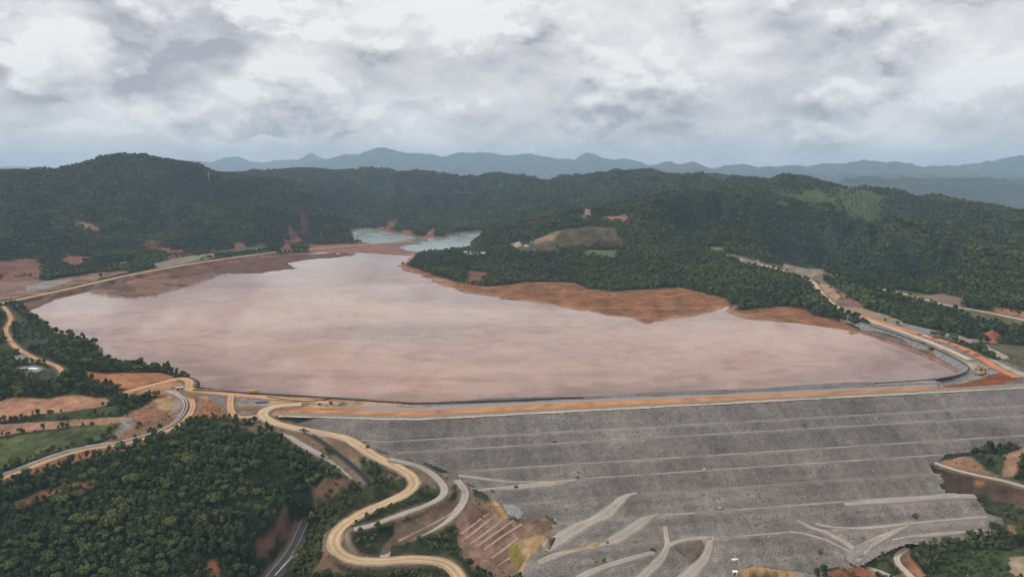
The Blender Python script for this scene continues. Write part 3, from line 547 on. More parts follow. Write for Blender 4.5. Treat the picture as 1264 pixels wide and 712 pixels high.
def mat_tint(name, lo=.72, hi=1.28, bs=.5, rough=.95, speck=None, scrub=0.0):
    m, t, b = pbr(name, rough, .15); p = opos(t)
    a = t.nodes.new('ShaderNodeAttribute'); a.attribute_name = 'tint'
    n0_ = NOISE(t, p, .035, 5, .6, .6); n1_ = NOISE(t, p, .19, 6, .62, .4); n2_ = NOISE(t, p, 1.1, 5, .65)
    f = M(t, 'MULTIPLY', M(t, 'MULTIPLY', MR(t, n0_, .3, .7, lo, hi, False), MR(t, n1_, .3, .7, lo, hi, False)), MR(t, n2_, .3, .7, lo, hi, False))
    out = VM(t, 'SCALE', a.outputs['Color']); t.links.new(f, out.node.inputs['Scale'])
    if scrub:
        out = MIXC(t, MR(t, n1_, .38, .66, 0, .55), out, VM(t, 'MULTIPLY', out, (.80, .92, 1.02)))
        g = M(t, 'ADD', n0_, M(t, 'MULTIPLY', M(t, 'SUBTRACT', n1_, .5), .55)); out = MIXC(t, MR(t, g, .52, .66, 0, scrub), out, (.062, .068, .030, 1))
    if speck:
        vo = t.nodes.new('ShaderNodeTexVoronoi'); t.links.new(p, vo.inputs['Vector']); vo.inputs['Scale'].default_value = speck
        s2 = N(t, 'ShaderNodeSeparateColor'); t.links.new(vo.outputs['Color'], s2.inputs[0])
        f2 = MR(t, s2.outputs[0], 0, 1, .85, 1.17, False); c2 = VM(t, 'SCALE', out); t.links.new(f2, c2.node.inputs['Scale']); out = c2
    t.links.new(out, b.inputs['Base Color']); bump(t, b, M(t, 'ADD', n2_, M(t, 'MULTIPLY', n1_, 2.0)), bs, 1.2)
    return m
def mat_flat(name, c, rough=.8, var=.15, scale=.6, metal=0.0, bs=0.0):
    m, t, b = pbr(name, rough, .3); p = opos(t); n_ = NOISE(t, p, scale, 5, .6)
    f = MR(t, n_, .3, .7, 1 - var, 1 + var, False); cc = N(t, 'ShaderNodeRGB'); cc.outputs[0].default_value = (*c, 1)
    v = VM(t, 'SCALE', cc.outputs[0]); t.links.new(f, v.node.inputs['Scale']); t.links.new(v, b.inputs['Base Color']); b.inputs['Metallic'].default_value = metal
    if bs: bump(t, b, n_, bs)
    return m
MAT_GROUND = mat_tint('soil_and_undergrowth', .74, 1.26, .7, scrub=.5)

me = grid_mesh('ground', np.stack([GX, GY, H], -1), len(R), len(TH)); add_color(me, C)
tag(obj('ground', me, MAT_GROUND), kind='structure')

# ------------------------------------------------------------------ water
def water_mat(name, c_lo, c_hi, rough):
    m, t, b = pbr(name, rough, .5); p = opos(t)
    b.inputs['IOR'].default_value = 1.40
    mp = N(t, 'ShaderNodeMapping'); t.links.new(p, mp.inputs[0]); mp.inputs['Scale'].default_value = (.35, 1.0, 1.0); mp.inputs['Rotation'].default_value = (0, 0, .35)
    a1 = NOISE(t, mp.outputs[0], .0034, 7, .58, .8); a2 = NOISE(t, p, .02, 6, .62, 1.5)
    f = M(t, 'ADD', M(t, 'MULTIPLY', a1, .7), M(t, 'MULTIPLY', a2, .3)); f = MR(t, f, .37, .63)
    t.links.new(MIXC(t, f, (*c_lo, 1), (*c_hi, 1)), b.inputs['Base Color'])  # silt patches, with cloud reflections partly put into the base colour
    ch = M(t, 'ABSOLUTE', M(t, 'SUBTRACT', NOISE(t, p, .0045, 4, .5, 1.2), .52)); cm = M(t, 'MULTIPLY', M(t, 'SUBTRACT', 1.0, MR(t, ch, .0008, .0035)), MR(t, NOISE(t, p, .004, 2), .45, .6, 0, .55))
    bc = b.inputs['Base Color'].links[0].from_socket; t.links.new(MIXC(t, cm, bc, (c_lo[0] * .55, c_lo[1] * .6, c_lo[2] * .65, 1)), b.inputs['Base Color'])
    t.links.new(MR(t, a2, .35, .65, rough * .7, rough * 2.6), b.inputs['Roughness'])
    bump(t, b, NOISE(t, p, .35, 4, .6), .005, .3)
    return m
def water_sheet(name, P, z, grow, mat):
    P = np.asarray(P)[:, :2]; a = np.roll(P, 1, 0); b = np.roll(P, -1, 0); tn = b - a; tn /= np.linalg.norm(tn, axis=1)[:, None]
    area = np.sum(P[:, 0] * np.roll(P[:, 1], -1) - np.roll(P[:, 0], -1) * P[:, 1])
    nn = np.stack([tn[:, 1], -tn[:, 0]], 1) * (1 if area > 0 else -1)
    P = P + nn * grow
    bm = bmesh.new(); vs = [bm.verts.new((x, y, z)) for x, y in P]; f = bm.faces.new(vs); f.normal_update()
    if f.normal.z < 0: f.normal_flip()
    bmesh.ops.triangulate(bm, faces=[f]); me = bpy.data.meshes.new(name); bm.to_mesh(me); bm.free()
    return tag(obj(name, me, mat), kind='structure')
MAT_LAKE = water_mat('muddy_water', (.175, .078, .050), (.43, .25, .168), .022)
water_sheet('lake', LAKE, 0.0, 7.0, MAT_LAKE)
water_sheet('upper_reservoir', TEAL, 0.55, 9.0, water_mat('teal_water', (.13, .20, .175), (.20, .27, .24), .1))

# ------------------------------------------------------------------ roads
def mat_road(name, mid, track, edge, e0=.62, fade=None):
    m, t, b = pbr(name, .95, .15); p = opos(t)
    a = t.nodes.new('ShaderNodeAttribute'); a.attribute_name = 'across'
    wob = M(t, 'MULTIPLY', M(t, 'SUBTRACT', NOISE(t, p, .12, 4, .6), .5), .5)
    u = M(t, 'ADD', a.outputs['Fac'], wob); u = M(t, 'ABSOLUTE', u)
    tr = M(t, 'SUBTRACT', 1.0, MR(t, M(t, 'ABSOLUTE', M(t, 'SUBTRACT', u, .38)), .05, .22))
    c = MIXC(t, tr, (*mid, 1), (*track, 1)); c = MIXC(t, MR(t, u, e0, .97), c, (*edge, 1))
    if fade: c = MIXC(t, MR(t, NOISE(t, p, .035, 5, .65), .40, .62, 0, .85), c, (*fade, 1))
    n_ = NOISE(t, p, .8, 5, .65); f = M(t, 'MULTIPLY', MR(t, n_, .3, .7, .85, 1.15, False), MR(t, NOISE(t, p, .05, 4, .6), .3, .7, .85, 1.15, False))
    v = VM(t, 'SCALE', c); t.links.new(f, v.node.inputs['Scale']); t.links.new(v, b.inputs['Base Color']); bump(t, b, n_, .3)
    return m
MR_ = {'haul': mat_road('haul_road_dirt', (.47, .32, .18), (.58, .45, .30), (.33, .28, .235)), 'grey': mat_road('crushed_rock_track', (.36, .31, .27), (.42, .37, .325), (.24, .205, .18)),
       'dirt': mat_road('dirt_road', (.44, .25, .13), (.54, .34, .19), (.33, .18, .10)), 'clay': mat_road('clay_road_dirt', (.50, .19, .075), (.56, .26, .12), (.40, .16, .075)), 'pale': mat_road('pale_gravel_road', (.46, .38, .29), (.54, .46, .37), (.32, .25, .18))}
def ribbon(name, P, hw, mat, parent=None, lift=0.0, berm=.7, zfun=None, cols=9, taper=None):
    P = np.asarray(P); T = np.gradient(P[:, :2], axis=0); T /= np.linalg.norm(T, axis=1)[:, None] + 1e-9; Nn = np.stack([-T[:, 1], T[:, 0]], 1)
    U = np.linspace(-1, 1, cols); s = np.arange(len(P)) * 1.0; V = np.zeros((len(P), cols, 3))
    hwv = hw * (1 + .10 * perlin(s / 5 + hw * 7.7, s * 0 + .5)); 
    if taper is not None: hwv = hwv * np.interp(np.linspace(0, 1, len(P)), *zip(*taper))
    for j, u in enumerate(U):
        ex = 1 + (.26 * perlin(s / 2.3, s * 0 + 3.3 * j) if abs(u) > .9 else 0)
        V[:, j, :2] = P[:, :2] + Nn * (hwv * u * ex)[:, None]
        z = P[:, 2] if zfun is None else zfun(V[:, j, 0], V[:, j, 1])
        V[:, j, 2] = z + lift + (berm * (.7 + .5 * perlin(s / 3, s * 0 + j)) if .7 < abs(u) < .99 else (-.5 - berm if abs(u) > .99 else 0))
    me = grid_mesh(name, V, len(P), cols); a = me.attributes.new('across', 'FLOAT', 'POINT'); a.data.foreach_set('value', np.tile(U, len(P)).astype(np.float32))
    return obj(name, me, mat, parent)
for k_, P in ROADW.items():
    st, hw, sty = ROADS[k_]
    tag(ribbon(k_, P, hw, MR_[sty], berm=.8 if sty == 'haul' else .35, lift=.05), kind='structure')

def px_line(pts, step=3.0, n=2): return resample(chaikin([on_dam(x, y) for x, y in pts], n), step=step)
def drape(pts, step=3.0): return resample(chaikin([trace(x, y) for x, y in pts], 2), step=step)

# ------------------------------------------------------------------ the dam
TRACKS = [([(786, 607), (773, 612), (764, 621), (750, 633), (722, 648), (694, 663), (672, 676)], 5.2, [(0, .25), (.12, .6), (.3, 1), (1, 1.15)]),
          ([(812, 634), (800, 640), (786, 650), (766, 662), (748, 669)], 4.6, [(0, .3), (.3, 1), (.8, 1), (1, .6)]), ([(752, 668), (730, 675), (705, 681), (682, 688), (664, 697)], 2.6, [(0, .8), (1, 1.1)]),
          ([(808, 683), (786, 689), (758, 697), (732, 706), (712, 716)], 2.8, [(0, .7), (1, 1.1)]), ([(821, 650), (823, 662), (825, 674), (818, 690), (803, 704), (786, 720)], 3.2, [(0, .7), (.3, .8), (.6, 1.2), (1, 1.3)]),
          ([(826, 675), (838, 668), (852, 664), (868, 663), (882, 665)], 2.6, [(0, .8), (1, 1.2)]), ([(877, 664), (876, 678), (870, 692), (858, 704), (842, 720)], 5.5, [(0, .5), (.4, .7), (1, 1.2)]),
          ([(984, 642), (1005, 651), (1024, 661), (1042, 670), (1056, 680), (1064, 690)], 2.8, [(0, .4), (.3, .9), (.6, .8), (1, 1.6)]), ([(1006, 645), (1030, 650), (1056, 654), (1085, 652), (1117, 648), (1165, 643), (1218, 639)], 2.0, [(0, .5), (.3, 1), (1, .8)]),
          ([(974, 656), (1000, 662), (1020, 668), (1045, 680), (1058, 688)], 1.3, [(0, 1), (1, .8)]), ([(1122, 650), (1100, 660), (1082, 668), (1066, 678), (1054, 692)], 3.0, [(0, .4), (.4, 1), (1, 1.7)]),
          ([(590, 606), (630, 603), (660, 600), (686, 597.5), (712, 593)], 2.6, [(0, .4), (.5, 1), (.8, 1.3), (1, .6)]), ([(566, 588), (590, 590), (625, 593), (655, 595), (682, 596)], 1.3, [(0, .8), (1, 1)]),
          ([(1042, 624), (1075, 621), (1113, 618), (1150, 615), (1190, 613), (1222, 615)], 3.0, [(0, .5), (.4, 1.1), (1, .7)]),
          ([(1100, 668), (1130, 663), (1170, 660), (1215, 656)], 2.0, [(0, .4), (.5, 1), (1, .5)])]
dam = empty('rockfill_dam', tuple(at(800, 500, CREST_Z)))
tag(dam, 'long grey rockfill dam with stepped downstream face and orange crest strip', 'dam')
def part(name, me, mat, parent):
    o = obj(name, me, mat); o.parent = parent; o.matrix_parent_inverse = Matrix.Translation(parent.location).inverted(); return o
t1 = (D1b - D1a)[:2] / np.linalg.norm((D1b - D1a)[:2])
S_, Q_ = np.meshgrid(np.arange(-200, 760, 1.5), np.arange(-18, 214, 1.0))
FX = D1a[0] + S_ * t1[0] + Q_ * n1[0]; FY = D1a[1] + S_ * t1[1] + Q_ * n1[1]
FZ = dam_z(FX, FY); fd = dam_d(FX, FY)
onb = np.zeros(FX.shape)
for b in BENCH_Z: onb = np.maximum(onb, 1 - smooth(2.4, 3.4, np.abs(fd - (CREST_Z - b) / SLOPE)))
TRACKW = []
quiet = np.clip(onb, 0, 1)
for pts, hw, tp in TRACKS:
    TP = px_line(pts, 2.5); TRACKW.append(TP); mm = (FX > TP[:, 0].min() - 14) & (FX < TP[:, 0].max() + 14) & (FY > TP[:, 1].min() - 14) & (FY < TP[:, 1].max() + 14)
    dq, _ = seg_dist(FX[mm], FY[mm], TP); quiet[mm] = np.maximum(quiet[mm], 1 - smooth(hw + .5, hw + 2.5, dq))
onb = quiet
FZ = FZ + (1 - onb) * np.where(fd > 1, .55 * fbm(FX, FY, 9, 3) + .5 * fbm(FX, FY, 45, 2), -.25)
fsd = poly_sd(FX, FY, DAM_FACE)
tone = fbm(FX, FY, 80, 5); streak = .8 * fbm(S_ * .22, Q_, 12, 3) + .8 * fbm(S_, Q_ * .12, 9, 3) + .9 * fbm(S_ * .06, Q_, 5, 2) * smooth(50, 110, fd)
lift_ = np.searchsorted(np.array([(CREST_Z - b) / SLOPE for b in BENCH_Z]), fd); tone = tone + np.array([-.1, .25, -.45, .1, -.3, .2, -.1, .3])[lift_] + .8 * fbm(S_ * .3, lift_ * 9.7, 30, 3)
FC = np.array((.192, .172, .158))[None, None] * (1 + .20 * tone + .20 * streak)[..., None]
warm = smooth(20, 110, fd)[..., None] * .5
FC = FC * (1 - warm) + warm * np.array((.232, .201, .174)) * (1 + .20 * tone + .22 * streak)[..., None]
for k_ in ('haul_road', 'upper_bench_road', 'lower_bench_road', 'abutment_track'):
    TP = ROADW[k_]; mm = (FX > TP[:, 0].min() - 25) & (FX < TP[:, 0].max() + 25) & (FY > TP[:, 1].min() - 25) & (FY < TP[:, 1].max() + 25)
    dq, zq = seg_dist(FX[mm], FY[mm], TP); eq = dq - ROADS[k_][1] - .4; FZ[mm] = np.minimum(FZ[mm], zq - .5 + np.maximum(eq, 0) * .8)
nr, nc = FX.shape
me = grid_mesh('rock_face', np.stack([FX, FY, FZ], -1), nr, nc); add_color(me, np.clip(FC, .02, .6))
bm = bmesh.new(); bm.from_mesh(me); bm.verts.ensure_lookup_table()
outv = (fsd > 4).ravel()
bmesh.ops.delete(bm, geom=[v for v in bm.verts if outv[v.index]], context='VERTS'); bm.to_mesh(me); bm.free()
MAT_ROCK = mat_tint('rockfill', .84, 1.16, .7, .95, speck=1.5)
part('rock_face', me, MAT_ROCK, dam)
MAT_BENCH = mat_road('bench_gravel', (.32, .29, .265), (.36, .325, .295), (.20, .18, .17), .35, (.20, .18, .17)); MAT_TRACK = MR_['grey']
MAT_TRACKT = mat_road('access_track_gravel', (.34, .30, .255), (.385, .34, .29), (.22, .195, .175), .42)
def s_of(px, py): p = on_dam(px, py); return (p[0] - D1a[0]) * t1[0] + (p[1] - D1a[1]) * t1[1]
for b, (l, r_) , hw in zip(BENCH_Z, (((443, 542), (1420, 497)), ((492, 562), (1420, 510)), ((575, 584), (1420, 530)), ((690, 595), (1170, 560)), ((775, 611), (1040, 592)), ((806, 637), (1218, 612)), ((888, 663), (974, 656))), (1.0, 1.25, 1.2, 1.25, .6, 1.6, 1.2)):
    dm = (CREST_Z - b) / SLOPE
    ss = np.arange(s_of(*l), s_of(*r_), 3.0)
    P = np.stack([D1a[0] + ss * t1[0] + dm * n1[0], D1a[1] + ss * t1[1] + dm * n1[1], ss * 0], 1)
    # on the left wing the bench bends with the crest
    dd = dam_d(P[:, 0], P[:, 1]) - dm; P[:, :2] += n1[None] * (-dd)[:, None]
    o = ribbon('bench', P, hw, MAT_BENCH, lift=.22, berm=.12, zfun=dam_z, cols=7, taper=[(0, .6), (.05, 1), (.3, .9), (.5, 1.1), (.8, .9), (.96, .9), (1, .2)]); o.parent = dam; o.matrix_parent_inverse = Matrix.Translation(dam.location).inverted()
def dam_zr(x, y): return dam_z(x, y)
for pts, hw, tp in TRACKS:
    o = ribbon('access_track', px_line(pts, 2.5), hw, MAT_TRACKT, lift=.5, berm=.45, zfun=dam_zr, cols=7, taper=tp); o.parent = dam; o.matrix_parent_inverse = Matrix.Translation(dam.location).inverted()
def patch(name, pts, c, lift, mat=None, parent=None, onto='dam'):
    """an irregular sheet of soil or gravel following the face"""
    W_ = np.array([on_dam(x, y) if onto == 'dam' else trace(x, y) for x, y in pts]); x0, x1, y0, y1 = W_[:, 0].min(), W_[:, 0].max(), W_[:, 1].min(), W_[:, 1].max()
    X, Y = np.meshgrid(np.arange(x0 - 2, x1 + 2, .8), np.arange(y0 - 2, y1 + 2, .8)); sd = poly_sd(X, Y, W_) + fbm(X, Y, 6, 3) * 1.0
    Z = (dam_z(X, Y) if onto == 'dam' else ground_z(X, Y).reshape(X.shape)) + lift - np.clip(sd * .5 + .5, 0, 2) + .15 * fbm(X, Y, 3, 2)
    me = grid_mesh(name, np.stack([X, Y, Z], -1), *X.shape); add_color(me, np.array(c)[None, None] * (1 + .2 * fbm(X, Y, 8, 3))[..., None])
    bm = bmesh.new(); bm.from_mesh(me); bm.verts.ensure_lookup_table(); ov = (sd > .8).ravel(); bmesh.ops.delete(bm, geom=[v for v in bm.verts if ov[v.index]], context='VERTS'); bm.to_mesh(me); bm.free()
    return part(name, me, mat or MAT_GROUND, parent) if parent else obj(name, me, mat or MAT_GROUND)
patch('soil_patch', [(832, 676), (850, 670), (865, 667), (868, 678), (862, 692), (852, 699), (846, 688)], (.165, .125, .095), .75, parent=dam)
patch('soil_patch', [(690, 682), (712, 676), (735, 669), (748, 669), (735, 675), (706, 681)], (.46, .30, .15), .95, parent=dam)
patch('soil_patch', [(1052, 678), (1066, 670), (1082, 668), (1068, 684), (1052, 698), (1044, 692)], (.33, .29, .25), .75, parent=dam)
patch('soil_patch', [(674, 597), (690, 594), (700, 595), (686, 600)], (.46, .33, .2), .95, parent=dam)
patch('gravel_pad', [(620, 626), (632, 624), (648, 634), (640, 640), (630, 637)], (.36, .35, .32), 1.2, parent=dam)

# crest strips, between the lake edge U and the downstream edge
U_ = np.array([at(x, y, 0)[:2] for x, y in [(251, 477), (302, 484), (402, 490), (504, 498), (538, 497), (640, 493), (720, 490), (850, 484), (920, 481), (1040, 474), (1079, 472), (1134, 469)]])
E_ = resample(np.array([D2b[:2], (D2a + (D1a - D2a) * .5)[:2], D1a[:2], (D1a + (D1b - D1a) * 1.35)[:2]]), step=4.0)
ew, _ = seg_dist(E_[:, 0], E_[:, 1], U_); ew = np.minimum(ew, 44.0)
tE = np.gradient(E_, axis=0); tE /= np.linalg.norm(tE, axis=1)[:, None]; nE = np.stack([-tE[:, 1], tE[:, 0]], 1)
nE = np.array([-n1 if q[0] > D2a[0] else -n2 for q in E_]); 
for _ in range(6): nE[1:-1] = (nE[:-2] + nE[1:-1] + nE[2:]) / 3
pe_x, _ = proj(np.c_[E_, np.full(len(E_), CREST_Z)])
MAT_CREST = {'crest_edge': mat_flat('crest_edge_gravel', (.46, .38, .30), .95, .25, .4), 'crest_verge': mat_flat('crest_verge_gravel', (.215, .20, .165), .95, .2, .3), 'clay_core_strip': mat_flat('orange_clay', (.45, .19, .08), .95, .38, .06),
             'gravel_strip': mat_flat('grey_crest_gravel', (.27, .25, .235), .95, .2, .3), 'upstream_slope': mat_flat('dark_upstream_rock', (.155, .142, .135), .95, .35, .5, bs=.8)}
def strip(name, f0, f1, z0, z1, xr, w=2.0):
    k0 = np.interp(pe_x, [337, 640, 1060, 1300], f0); k1 = np.interp(pe_x, [337, 640, 1060, 1300], f1)
    m = (pe_x > xr[0]) & (pe_x < xr[1]); q = 6; V = np.zeros((m.sum(), q, 3)); s = np.arange(m.sum())
    for j in range(q):
        f = (k0 + (k1 - k0) * j / (q - 1))[m] + (.03 * fbm(s * 1.0, s * 0 + f0[0] * 50 + (0 if j == 0 else 7), 6, 3) if j in (0, q - 1) else 0)
        V[:, j, :2] = E_[m] + nE[m] * (ew[m] * f)[:, None]; V[:, j, 2] = z0 + (z1 - z0) * j / (q - 1) + .10 * fbm(V[:, j, 0], V[:, j, 1], 7, 2)
    part(name, grid_mesh(name, V, len(V), q), MAT_CREST[name], dam)
strip('crest_edge', [-.01, -.01, -.01, -.01], [.06, .09, .07, .07], 3.05, 3.12, (337, 1430))
strip('crest_verge', [.055, .085, .065, .065], [.26, .27, .24, .32], 3.10, 3.14, (337, 1430))
strip('clay_core_strip', [.23, .24, .21, .3], [.42, .56, .42, .42], 3.22, 3.26, (345, 1180))
strip('gravel_strip', [.40, .53, .40, .40], [.80, .78, .58, .58], 3.14, 3.10, (430, 1180))
strip('upstream_slope', [.80, .77, .57, .57], [.97, 1.08, 1.12, 1.12], 3.12, -1.2, (470, 1135))

# ------------------------------------------------------------------ lined bank at the right end of the lake
top = resample(chaikin([at(*q) for q in [(1040, 388, 6), (1079, 403, 6), (1128, 419, 6), (1168, 436, 6), (1192, 449, 5.5), (1197, 454, 5), (1192, 460, 4.5), (1180, 464, 4), (1158, 468, 3.3)]], 2), n=33)
bot = resample(chaikin([at(*q) for q in [(1036, 398, -.4), (1060, 409, -.4), (1099, 421, -.4), (1128, 430, -.4), (1158, 442, -.4), (1181, 455, -.4), (1183, 458, -.4), (1181, 462, -.4), (1172, 464.5, -.4), (1150, 468, -.4)]], 2), n=33)
bank = empty('lined_bank', tuple(top[16])); tag(bank, 'panelled grey lined bank along the right shore of the lake', 'embankment')
MAT_LINER = mat_flat('grey_liner', (.20, .19, .18), .85, .3, .25); MAT_BLACK = mat_flat('black_pipe', (.022, .022, .024), .6, .2, 1.0)
for i in range(32):
    a, b, c, d = top[i], top[i + 1], bot[i + 1], bot[i]; g = .035; up = np.array([0, 0, .9 + .08 * math.sin(i * 2.3)])
    q = [a + (b - a) * g, b + (a - b) * g, c + (d - c) * g, d + (c - d) * g]
    me = pmesh('liner_panel', [p + up for p in q] + [p + up - np.array([0, 0, .9]) for p in q], [(0, 1, 2, 3), (7, 6, 5, 4), (0, 4, 5, 1), (1, 5, 6, 2), (2, 6, 7, 3), (3, 7, 4, 0)])
    part('liner_panel', me, MAT_LINER, bank)
me = grid_mesh('backing', np.stack([top + [0, 0, .45], bot + [0, 0, .45]], 1), 33, 2); part('backing', me, mat_flat('bank_backing', (.06, .055, .05), .9), bank)

# ------------------------------------------------------------------ pipes and drains
def tube(name, P, r, mat, sides=6):
    P = np.asarray(P, float); T = np.gradient(P, axis=0); T /= np.linalg.norm(T, axis=1)[:, None]; Nn = np.stack([-T[:, 1], T[:, 0], T[:, 0] * 0], 1); Bn = np.cross(T, Nn)
    V = np.stack([P + r * (Nn * math.cos(a) + Bn * math.sin(a)) for a in np.linspace(0, 2 * math.pi, sides + 1)], 1)
    return grid_mesh(name, V, len(P), sides + 1)
def pipe(label, pts, r, group=None):
    P = resample(chaikin([at(*q) for q in pts], 2), step=3.0); P[:, 2] = np.maximum(P[:, 2], ground_z(P[:, 0], P[:, 1]) + r * .8) + .06 * perlin(np.arange(len(P)) / 4., np.arange(len(P)) * 0.)
    o = obj('pipeline', tube('pipeline', P, r, None), MAT_BLACK); tag(o, label, 'pipe', group)
pipe('long black tailings pipe along the lake edge of the dam crest', [(238, 481, 3.4), (302, 484.5, 3.4), (350, 487.5, 3.4), (402, 490.5, 3.4), (504, 498, 3.4), (538, 497.3, 3.5), (640, 493.5, 3.5), (720, 490.3, 3.5)], .62)
pipe('short looped black pipe branching onto the tan crest', [(330, 489.5, 3.2), (362, 494.5, 3.2), (382, 495.5, 3.2), (396, 494, 3.2), (407, 491.5, 3.2)], .5)
pipe('black pipe rounding the top of the panelled bank', [(1060, 395.5, 7), (1079, 403, 7), (1128, 419, 7), (1168, 436, 7), (1192, 449, 6.6), (1197, 454, 6), (1192, 460, 5.5), (1180, 464, 5), (1158, 468, 4.3), (1134, 469.5, 3.6), (1079, 473, 3.4)], .5)
def channel(name, label, P, hw, wall_c, bed_c, h=1.0, bed_rough=.5):
    o = empty(name, tuple(P[len(P) // 2])); tag(o, label, 'drain')
    T = np.gradient(P[:, :2], axis=0); T /= np.linalg.norm(T, axis=1)[:, None]; Nn = np.stack([-T[:, 1], T[:, 0]], 1)
    def rail(off, z): return np.c_[P[:, :2] + Nn * off, P[:, 2] + z]
    wm = mat_flat(name + '_concrete', wall_c, .85, .2, .4); bmat = mat_flat(name + '_bed', bed_c, bed_rough, .25, .3)
    part('bed', grid_mesh('bed', np.stack([rail(-hw, .15), rail(hw, .15)], 1), len(P), 2), bmat, o)
    for sgn in (-1, 1):
        L = [rail(sgn * (hw + .7), -.8), rail(sgn * (hw + .7), h), rail(sgn * hw, h), rail(sgn * hw * .9, .1)]
        part('wall', grid_mesh('wall', np.stack(L, 1), len(P), 4), wm, o)
    return o
vr = ROADW['valley_road'][3:]; T = np.gradient(vr[:, :2], axis=0); T /= np.linalg.norm(T, axis=1)[:, None]; off = np.stack([-T[:, 1], T[:, 0]], 1)
vP = np.c_[vr[:, :2] + off * 5.6, vr[:, 2] + .1]
channel('roadside_drain', 'pale concrete drain curving beside the dirt road at the left', vP, .8, (.42, .40, .38), (.10, .10, .105))
bl = BLACKD
channel('spillway_drain', 'narrow black drain running down beside the top of the haul road', bl, 1.2, (.05, .05, .055), (.016, .017, .02), .9)
lo = GULLY
channel('gully_drain', 'dark wet drain in the gully below the forest hill', lo, 2.3, (.30, .27, .24), (.085, .09, .10), .8, .25)
tw = resample(chaikin([at(*q) for q in [(329, 722, -60), (344, 705, -56.8), (358, 690, -54.3), (362, 686, -53.6)]], 2), step=3.0)
o = obj('pipeline', tube('pipeline', tw, .45, None), mat_flat('pale_teal_pipe', (.45, .56, .55), .5)); tag(o, 'pale teal pipe lying along the right side of the gully drain', 'pipe')
MAT_TERR = mat_road('terrace_gravel', (.36, .25, .20), (.42, .31, .25), (.24, .15, .11), .4, (.24, .15, .115))
for pts in ([(568, 660), (585, 647), (604, 634)], [(580, 672), (604, 655), (627, 638)], [(597, 680), (620, 662), (644, 648)], [(614, 699), (622, 694), (630, 689)], [(574, 666), (594, 650), (614, 636)], [(588, 676), (612, 658), (634, 643)], [(606, 690), (626, 675), (640, 664)], [(492, 668), (520, 655), (548, 640), (562, 630)]):
    P = drape(pts, 2.0); tag(ribbon('terrace_path', P, .95, MAT_TERR, lift=.3, berm=.1, zfun=lambda x, y: ground_z(x, y), cols=5), kind='structure')

# ------------------------------------------------------------------ far mountains
MAT_MTN = mat_flat('far_forest', (.03, .045, .03), .95, .5, .002)
def mountains(name, sky, Y0, depth, seed, rough_=1.0):
    px = np.array([q[0] for q in sky], float); py = np.array([q[1] for q in sky], float)
    a = np.linspace(px[0], px[-1], 320); yy = np.interp(a, px, py); d = np.linspace(-1, 1, 41)
    V = np.zeros((41, 320, 3))
    for j, pxx in enumerate(a):
        q = far(pxx, yy[j], Y0); q[2] = max(q[2], 120)
        for i, t in enumerate(d):
            Y = Y0 + t * depth; x = q[0] * Y / Y0; h = (1 - abs(t)) ** .8
            V[i, j] = (x, Y, -270 + (q[2] + 270) * h)
    e = 1 - np.abs(d)[:, None]
    V[:, :, 2] += (ridged(V[:, :, 0] + seed * 911, V[:, :, 1], depth * .55, 5) * depth * .035 * rough_) * np.minimum(e * 3, 1) * (.25 + .75 * (1 - smooth(.75, 1.0, e)))
    V[:, :, 2] += fbm(V[:, :, 0] + seed * 77, V[:, :, 1], Y0 * .03, 5) * Y0 * .0036 * np.minimum(e * 3, 1)
    fade = np.minimum(np.arange(320), np.arange(320)[::-1]) / 26.0; V[:, :, 2] = -270 + (V[:, :, 2] + 270) * np.clip(fade, 0, 1)[None, :] ** .75
    tag(obj(name, grid_mesh(name, V, 41, 320), MAT_MTN), kind='structure')
mountains('mountain_range', [(330, 214), (365, 207), (400, 199), (424, 192), (440, 189), (454, 187), (480, 187), (501, 188), (530, 190), (552, 191), (590, 189), (616, 190), (640, 191.5), (663, 194), (690, 195), (710, 197), (718, 192), (725, 190), (733, 191), (744, 195), (781, 197), (805, 204), (850, 208), (900, 214)], 18500, 3000, 1)
mountains('mountain_range', [(150, 210), (210, 205), (250, 200), (270, 197), (290, 195), (310, 198), (330, 200), (350, 199), (372, 197), (380, 194), (386, 193), (396, 196), (420, 199), (450, 203), (520, 206), (600, 210)], 23500, 2800, 2)
mountains('mountain_range', [(-260, 204), (-160, 206), (-60, 205), (0, 206), (25, 204.5), (48, 207.5), (80, 212), (110, 216)], 23500, 2800, 3)
mountains('mountain_range', [(740, 214), (775, 209), (812, 203), (830, 200), (850, 203), (880, 205), (905, 204), (930, 207), (948, 207), (965, 206), (985, 204), (1010, 205), (1040, 202), (1075, 200), (1100, 201), (1130, 205), (1160, 207), (1200, 203), (1230, 198), (1264, 194), (1330, 188), (1420, 190), (1540, 196)], 15000, 2600, 4)
mountains('foothills', [(940, 246), (1000, 240), (1050, 234), (1100, 228), (1130, 226), (1160, 222), (1200, 222), (1240, 218), (1264, 220), (1330, 214), (1420, 222)], 11500, 1900, 5)
mountains('foothills', [(1000, 272), (1060, 265), (1110, 256), (1155, 246), (1190, 240), (1218, 237.5), (1240, 241), (1264, 247), (1330, 240), (1400, 246), (1480, 250)], 7600, 1300, 6)

